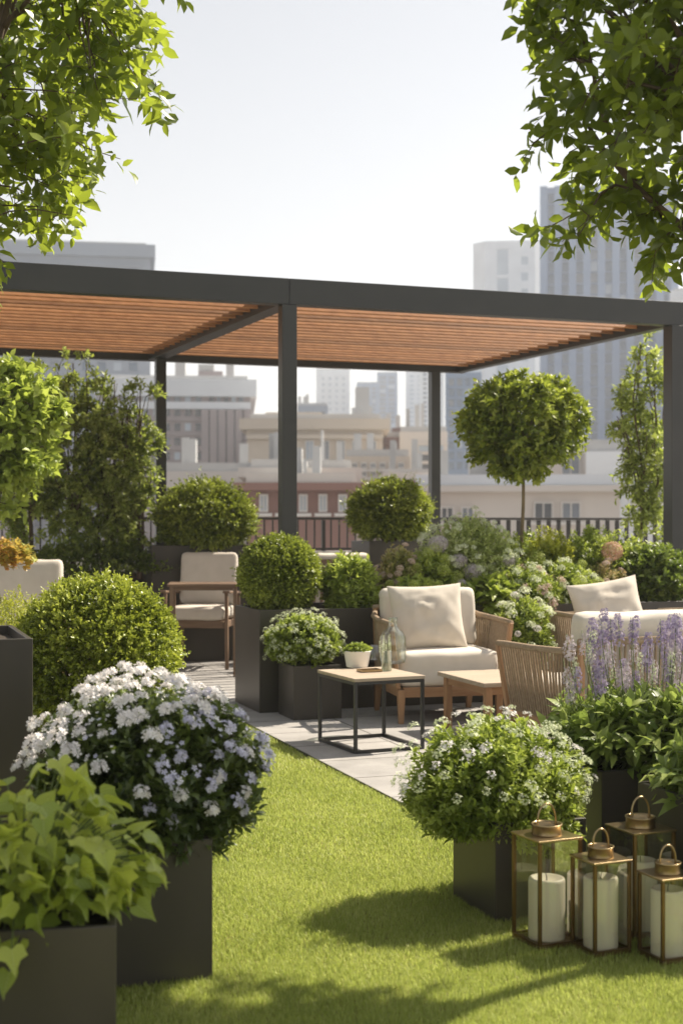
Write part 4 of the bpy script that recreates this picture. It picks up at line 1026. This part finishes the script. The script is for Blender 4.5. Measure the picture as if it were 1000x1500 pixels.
# clipped shrubs
t=thing('clipped_ball_shrub','neat clipped ball shrub on the tall planter in the middle','shrub',(bed(409,.38).x,bed(409,.38).y,.78))
yb=bed(409,.38).y; ball_shrub(t,(0,0,Z(842,yb)-.78),.345,.33,5600,.021,'lf_boxd',bump_=.045,tp=ROUND,nl=8,L=.045,tufts=.6,seed=5,stem_to=0)
yb=15.25
t=thing('round_shrub','wide dark round shrub in the tall planter behind the dining chair','shrub',(X(300,yb),yb,1.2))
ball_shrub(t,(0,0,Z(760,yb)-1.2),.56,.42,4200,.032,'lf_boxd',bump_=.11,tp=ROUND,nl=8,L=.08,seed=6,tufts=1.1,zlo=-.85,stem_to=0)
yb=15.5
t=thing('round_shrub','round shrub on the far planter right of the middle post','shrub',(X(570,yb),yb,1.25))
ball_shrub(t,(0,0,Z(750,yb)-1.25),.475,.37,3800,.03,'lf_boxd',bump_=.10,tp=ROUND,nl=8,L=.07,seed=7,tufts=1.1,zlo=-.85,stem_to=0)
# tall screen at the left
def screen(label,px,top,Y,rx,seed,n=150,leafs=.062,m='lf_hedge',z0=.9,zb=None,gr='tall leafy screen shrubs at the left'):
    zt=Z(top,Y); t=thing('screen_shrub',label,'shrub',(X(px,Y),Y,z0),0,gr); H=zt-z0
    tree(t,H*.25,(0,0,H*.52),(rx,rx*.8,H*.5),n,leafs,m,trunk_r=.022,nlimb=9,nl=8,L=.17,side=4,seed=seed,core=.2,twr=.004,rmin=.006,tp=OVATE,fork=(0,0,H*.3),limbf=.85,wide=1.15)
    mb=MB(); mb.tube(limb((.02,0,0),(random.uniform(-.06,.06),0,H*.93),8,0,.02),.02,.006,7); mb.tube(limb((-.05,.02,0),(random.uniform(-.2,.2),0,H*.8),8,0,.03),.016,.005,7); mb.build('stem',MT['bark'],t,True)
screen('tall screen shrub at the far left, partly behind the pale tree',45,525,15.0,.42,41)
screen('tall screen shrub with two dark stems, the highest of the screen',108,508,14.95,.44,42)
screen('tall screen shrub in the screen, between the highest one and the post',160,535,14.95,.40,43)
screen('thin airy screen shrub nearest the left back post',203,548,14.95,.30,44,80)
t=thing('low_evergreen','dark low evergreen filling the foot of the tall screen','shrub',(X(140,14.85),14.85,.9))
mound(t,(0,0,.16),.85,.25,.30,700,7,.055,'lf_dark',L=.15,root=(0,0,0),stems=20,tp=OVATE,zmin=-.2,seed=45)
t=thing('pale_leaved_tree','pale green sunlit tree cut off by the left edge','tree',(-2.80,11.0,.4))
tree(t,1.15,(.05,0,1.85),(.53,.5,.66),190,.085,'lf_bright',trunk_r=.025,nlimb=8,nl=8,L=.18,side=4,seed=51,core=.3,twr=.004,tp=OVATE,wide=1.3,rough_=.15)
t=thing('feathery_shrub','feathery yellow green shrub at the left edge','shrub',(-2.13,9.05,.40))
mound(t,(0,0,.30),.30,.30,.40,800,10,.022,'lf_yellow',L=.14,root=(0,0,0),stems=30,tp=SMALL,zmin=-.5,seed=52)
t=thing('small_maple','small maple with red to yellow sprigs at the left edge','shrub',(-2.56,9.9,.0))
mound(t,(0.05,0,1.30),.30,.2,.13,120,6,.05,'lf_maple',L=.12,root=(0,0,.9),stems=9,tp=LOBED,zmin=-.3,seed=53,stem_m='dark_stem')
# right slender tree behind the bed
t=thing('slender_tree','slender young tree with airy foliage beside the right post','tree',(X(940,14.2),14.2,.85))
tree(t,.75,(.02,0,1.5),(.42,.34,1.15),150,.062,'lf_hedge',trunk_r=.018,nlimb=9,nl=7,L=.16,side=4,seed=61,core=.2,twr=.003,tp=OVATE,fork=(0,0,.8),rough_=.3)
# ------------------------------------------------------------------ plants of the long bed
def bush(name,label,px,b,top,wpx,m,leaf,n,nl=8,L=.10,tp=OVATE,seed=0,base=.76,cat='shrub',hd=None,hcount=0,hs2=(.8,1.2),wide=1.0,stem_m='stem',hy=.35,zmin=-.3,dep=None,mind=.045,smooth=False,bp=None,htest=None):
    p=bp if bp is not None else bed(px,b); Y=p.y; zt=Z(top,Y); rx=wpx*Y/F/2; H=zt-base; rz=max(.12,H*.62); ry=dep or min(rx,.36)
    t=thing(name,label,cat,(p.x,p.y,base)); cz=H-rz
    mound(t,(0,0,cz),rx,ry,rz,int(n*1.35),nl,leaf*1.08,m,L=L,root=(0,0,0),stems=30,tp=tp,zmin=max(-.95,min(zmin,-cz/rz*.9)),seed=seed,stem_m=stem_m,wide=wide,smooth=smooth)
    if hd: heads(t,hd,(0,0,cz),(rx,ry,rz),htest or (lambda d:d[2]>-hy and d[1]<.65),hcount,seed,hs2,mind=mind,out=1.04)
    return t
hc=[loose_head(STAR,MT['fl_cream'],.045,60,.022,.6) for _ in range(3)]; hw2=[flower_head(STAR,MT['fl_white'],.026,30,.015) for _ in range(2)]
hdst=[flower_head(STAR,MT['fl_dusty'],.045,50,.022,.6) for _ in range(3)]; hlm=[globe_head(STAR,MT['fl_lime'],.055,110,.022) for _ in range(2)]
bush('cream_flower_mound','rounded mound of tiny cream flowers in front of the right back post',684,.60,755,155,'lf_pale',.032,1900,8,.10,seed=71,cat='flowering bush',hd=hc,hcount=80,hs2=(.5,1.0),mind=.05,zmin=-.5)
bush('yellow_green_bush','yellow green bush just right of the standard tree stem',805,.66,768,85,'lf_yellow',.036,420,8,.10,seed=72)
bush('green_bush','mid green bush in front of the picket railing',862,.68,768,95,'lf_fresh',.038,460,8,.10,seed=73)
bush('leafy_light_shrub','light green leafy shrub between the clipped ball and the armchair',513,.32,806,92,'lf_bright',.048,420,7,.12,seed=74,wide=1.2)
bush('dusty_pink_sedum','russet bush with dusty pink flower heads behind the armchair',583,.42,797,75,'lf_russet',.035,420,7,.11,seed=75,cat='flowering bush',hd=hdst,hcount=22,hs2=(.5,.85))
bush('lime_hydrangea','bush with round lime flower heads behind the pillow of the armchair',632,.40,806,75,'lf_fresh',.045,330,7,.11,seed=76,cat='flowering bush',hd=hlm,hcount=13,hs2=(.7,1.1),mind=.09)
bush('broad_leaved_hosta','hosta with long arching bright leaves, right of the alliums',712,.22,846,90,'lf_fresh',.13,80,6,.12,tp=LANCE,seed=77,cat='plant',wide=2.0,smooth=True)
bush('pale_flower_bush','green bush with pale flower heads under the standard tree',752,.42,812,95,'lf_fresh',.038,420,8,.11,seed=78,cat='flowering bush',hd=hc,hcount=20,hs2=(.8,1.3),mind=.07)
bush('mixed_flower_bush','green bush with greenish flower heads behind the right pillow',822,.40,818,110,'lf_fresh',.04,460,8,.11,seed=79,cat='flowering bush',hd=hc+hlm[:1],hcount=26,hs2=(.7,1.3),mind=.07)
bush('russet_flower_bush','bush with salmon and russet heads below the big salmon globe',885,.42,822,70,'lf_russet',.036,300,7,.10,seed=80,cat='flowering bush',hd=hdst+hc[:1],hcount=14,hs2=(.6,.95),mind=.07)
bush('dark_green_shrub','dark leafy shrub at the right end of the flower bed',958,.45,795,120,'lf_dark',.055,640,8,.12,seed=81,wide=1.3)
bush('dark_green_shrub','dark green filler shrub behind the alliums',668,.6,822,80,'lf_dark',.04,300,7,.10,seed=82)
bush('leafy_filler_shrub','fresh green filler shrub between the sedum and the mound, behind the lime heads',640,.62,800,120,'lf_fresh',.04,520,8,.11,seed=86)
bush('leafy_filler_shrub','bright green low shrub filling the bed behind the right pillow',800,.72,800,120,'lf_bright',.036,420,8,.10,seed=87)
bush('leafy_filler_shrub','fresh green shrub at the right between the salmon globe and the post',925,.72,785,110,'lf_fresh',.042,460,8,.11,seed=88)
bush('low_green_bush','low fresh green bush in front of the cream flower mound, left of the stem',735,.70,800,70,'lf_yellow',.03,300,7,.09,seed=83)
t=bush('hydrangea_bush','small green bush with lime white heads between the armchair and the back chair',766,0,874,92,'lf_fresh',.04,480,8,.10,seed=84,cat='flowering bush',hd=hc+hw2,hcount=30,hs2=(.8,1.3),base=.36,bp=Vector((X(766,10.95),10.95,0)),zmin=-.8,hy=.6,mind=.06)
pp_=Vector((-.30,10.66,.36))
t=thing('white_flowering_plant','dome of fresh green leaves and tiny white flowers in the cube planter','flowering bush',pp_)
mound(t,(0,0,.22),.30,.28,.235,1100,8,.032,'lf_fresh',L=.09,root=(0,0,0),stems=30,tp=ROUND,zmin=-.55,seed=85,fill=.3,rough_=.09)
heads(t,[loose_head(STAR,MT['fl_cream'],.024,26,.013) for _ in range(4)],(0,0,.22),(.30,.28,.235),lambda d:d[2]>-.4 and d[1]<.5,95,85,(.8,1.4),mind=.035,out=1.05)
hpk=[loose_head(STAR,MT['fl_dusty'],.045,60,.022,.7) for _ in range(2)]+hc[:1]
bush('hydrangea_bush','leafy bush with pale pink and cream heads just left of the right pillow',778,.20,836,90,'lf_fresh',.045,330,7,.10,seed=91,cat='flowering bush',hd=hpk,hcount=20,hs2=(.8,1.25),mind=.07)
bush('lime_hydrangea','leafy clump with lime heads just above the armchair pillow',610,.16,838,80,'lf_bright',.045,260,7,.10,seed=92,cat='flowering bush',hd=hlm,hcount=9,hs2=(.55,.8),mind=.09)
bush('leafy_filler_shrub','mid green shrub right behind the standard tree stem, hiding the railing foot',775,.80,776,130,'lf_fresh',.04,560,8,.11,seed=93)
bush('leafy_filler_shrub','pale green shrub in front of the wide pickets, below the slender tree',880,.80,772,130,'lf_bright',.038,520,8,.11,seed=94)
bush('leafy_filler_shrub','fresh green shrub below the lilac globes, between the sedum and the hosta',668,.2,850,80,'lf_fresh',.045,260,7,.10,seed=95)
# alliums, each on its own stem
al=globe_head(STAR,MT['fl_allium'],.085,260,.030); ap=globe_head(STAR,MT['fl_pink'],.095,300,.031)
for lab,px,py,b,s,me in (('lilac allium globe, the highest, above the lime flower heads',642,797,.45,1.0,al),('lilac allium globe left of the white flower mound edge, second highest',672,822,.36,.85,al),
  ('lilac allium globe in front of the two others, beside the hosta',692,838,.3,.95,al),('small lilac allium globe just above the pillow corner',676,856,.22,.6,al),
  ('lilac allium globe right of the hosta, below the white mound',743,822,.4,.85,al),('big salmon pink globe flower above the right pillow',896,807,.45,1.0,ap)):
    p=bed(px,b); z=Z(py,p.y)-.76; t=thing('allium',lab,'flower',(p.x,p.y,.76))
    MB().tube([(0,0,0),(.012,0,z*.5),(0,0,z)],.006,.005,6).build('stem',MT['stem'],t,True)
    put(me,'flower_head',t,(0,0,z),(0,0,random.uniform(0,6)),(s,s,s*.88))
    P,D,N,S=shoot_leaves(np.zeros((5,3)),nrm(rdirs(5)*[1,1,.2]+[0,0,.8]),np.full(5,.08),4,.2,spread=.7); leaves('foliage',MT['lf_fresh'],t,P,D,N,S,LANCE)

# ------------------------------------------------------------------ the city
building('bluish grey slab tower behind the tall screen, left',-90,218,355,170,30,'b_grey',wins=((-70,205,385,800,12,18,.5,.55,'w_blue'),),roofbox=((60,150,345,6),),cornice=(1.6,'b_grey'))
building('taupe grey apartment block with white roof edge left of the middle post',150,366,556,135,24,'b_taupe',wins=((160,298,572,700,9,6,.55,.5,'w_dark'),(304,358,566,590,5,1,.6,.8,'w_dark'),(302,358,600,692,5,1,.5,1.0,'w_dark')),cornice=(1.7,'b_white'),roofbox=((288,325,533,6),),band=([594],.7,'b_white'),pil=(300,362,600,692,6,.7,'b_taupe'))
building('cream stone building with tall dark windows right of the middle post',362,560,614,115,22,'b_cream',wins=((442,556,645,674,5,1,.45,.9,'w_dark'),(440,556,683,697,7,1,.5,.8,'w_dark'),(372,402,690,740,1,3,.5,.5,'w_dark')),cornice=(.9,'b_cream'),roofbox=((385,470,598,4),),band=([680,640],.35,'b_cream'))
building('dark red brick building behind the far round shrub',528,602,640,125,22,'b_brick2',wins=((534,600,650,715,4,4,.6,.35,'w_dark'),),roofbox=((575,600,622,4),))
building('brick and stone block with wide windows beside the right back post',585,655,632,122,22,'b_offwhite',wins=((610,652,650,705,1,4,.85,.62,'w_dark'),),roofbox=((590,640,620,4),))
building('low brownish brick building with pale windows close behind the railing',362,520,708,62,16,'b_brick',wins=((372,516,722,752,5,1,.28,.72,'w_pale'),),band=([701],.45,'b_offwhite'),cornice=(.35,'b_brick'))
building('low white annex with flat roof in front of the taupe block',240,375,690,78,14,'b_offwhite',wins=((245,372,714,748,5,1,.3,.5,'w_dark'),))
building('small brick attic house in front of the cream building',445,515,686,80,10,'b_brick2',cornice=(.9,'b_offwhite'),wins=((450,510,700,716,3,1,.4,.7,'w_dark'),))
building('wide pale low building with dark windows behind the standard tree',610,905,712,66,16,'b_offwhite',wins=((640,700,742,764,2,1,.5,.8,'w_dark'),(775,855,736,762,2,1,.6,.9,'w_dark')),band=([703],.5,'b_white'),cornice=(.3,'b_offwhite'))
building('cream house block behind the crown of the standard tree',690,905,655,90,14,'b_offwhite',wins=((820,850,664,696,1,1,.8,.9,'w_dark'),(705,760,668,690,2,1,.5,.8,'w_dark')))
building('pale building at the right edge behind the right post',860,1080,660,84,16,'b_white',wins=((880,1060,690,740,5,2,.35,.5,'w_dark'),))
building('white tower with a stepped chamfered top behind the pergola',693,800,352,330,46,'b_white',chamfer=True,wins=((727,745,362,700,1,8,.9,.86,'w_pale'),(762,774,370,700,1,14,.8,.5,'w_pale')),roof='b_pale')
building('tall glass tower with pale mullions at the right',797,985,272,240,50,'b_mullion',wins=((800,980,280,650,9,22,.55,.8,'w_blue'),),pil=(797,985,270,652,10,1.3,'b_mullion'))
building('blue glass block between the right back post and the standard tree',652,705,545,180,30,'b_blue',wins=((655,703,552,690,4,9,.6,.6,'w_blue'),),roof='b_pale')
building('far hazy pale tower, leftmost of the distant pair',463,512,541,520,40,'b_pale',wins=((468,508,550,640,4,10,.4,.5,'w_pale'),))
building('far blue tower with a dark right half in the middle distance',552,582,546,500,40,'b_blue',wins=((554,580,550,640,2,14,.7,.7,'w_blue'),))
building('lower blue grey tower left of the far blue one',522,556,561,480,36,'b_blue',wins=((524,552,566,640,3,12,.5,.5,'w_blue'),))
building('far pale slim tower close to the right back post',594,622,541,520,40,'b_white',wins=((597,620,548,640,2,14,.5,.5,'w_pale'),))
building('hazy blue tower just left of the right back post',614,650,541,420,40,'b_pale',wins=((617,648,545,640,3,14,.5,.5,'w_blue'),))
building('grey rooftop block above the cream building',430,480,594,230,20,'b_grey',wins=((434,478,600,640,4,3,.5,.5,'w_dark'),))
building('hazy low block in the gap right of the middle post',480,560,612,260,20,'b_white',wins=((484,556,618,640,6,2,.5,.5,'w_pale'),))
building('distant office block behind the taupe building',330,440,640,300,30,'b_grey',wins=((335,435,646,700,8,4,.5,.5,'w_blue'),))
building('office block at the far left behind the pale tree',-260,40,560,130,30,'b_taupe',wins=((-240,35,575,740,12,8,.5,.5,'w_dark'),))
building('white office block far right beyond the photo edge',985,1250,420,200,40,'b_white',wins=((990,1240,430,700,12,8,.5,.5,'w_blue'),))
building('red brown brick warehouse in front of the cream building, left of the small attic house',366,452,686,72,12,'b_brick2',wins=((370,448,706,730,4,1,.4,.7,'w_dark'),),cornice=(.5,'b_offwhite'))
building('red brick row building right of the far round shrub',560,640,700,74,12,'b_brick',wins=((566,634,712,745,4,2,.4,.5,'w_pale'),),band=([698],.4,'b_offwhite'))
building('tan stone block with small windows behind the brick row',505,600,668,98,14,'b_cream',wins=((512,594,676,700,6,2,.45,.5,'w_dark'),))
# the air
if HAZE>0:
    m,nt2,out=newmat('haze_air'); v=nd(nt2,'ShaderNodeVolumePrincipled'); v.inputs['Density'].default_value=HAZE; v.inputs['Color'].default_value=(.93,.95,1,1); v.inputs['Anisotropy'].default_value=.2
    nt2.links.new(v.outputs[0],out.inputs['Volume'])
    hz=MB().box((0,1500,(GROUND-2+100)/2),(4200,3400,100-(GROUND-2))).build('haze',m,None,kind='stuff')
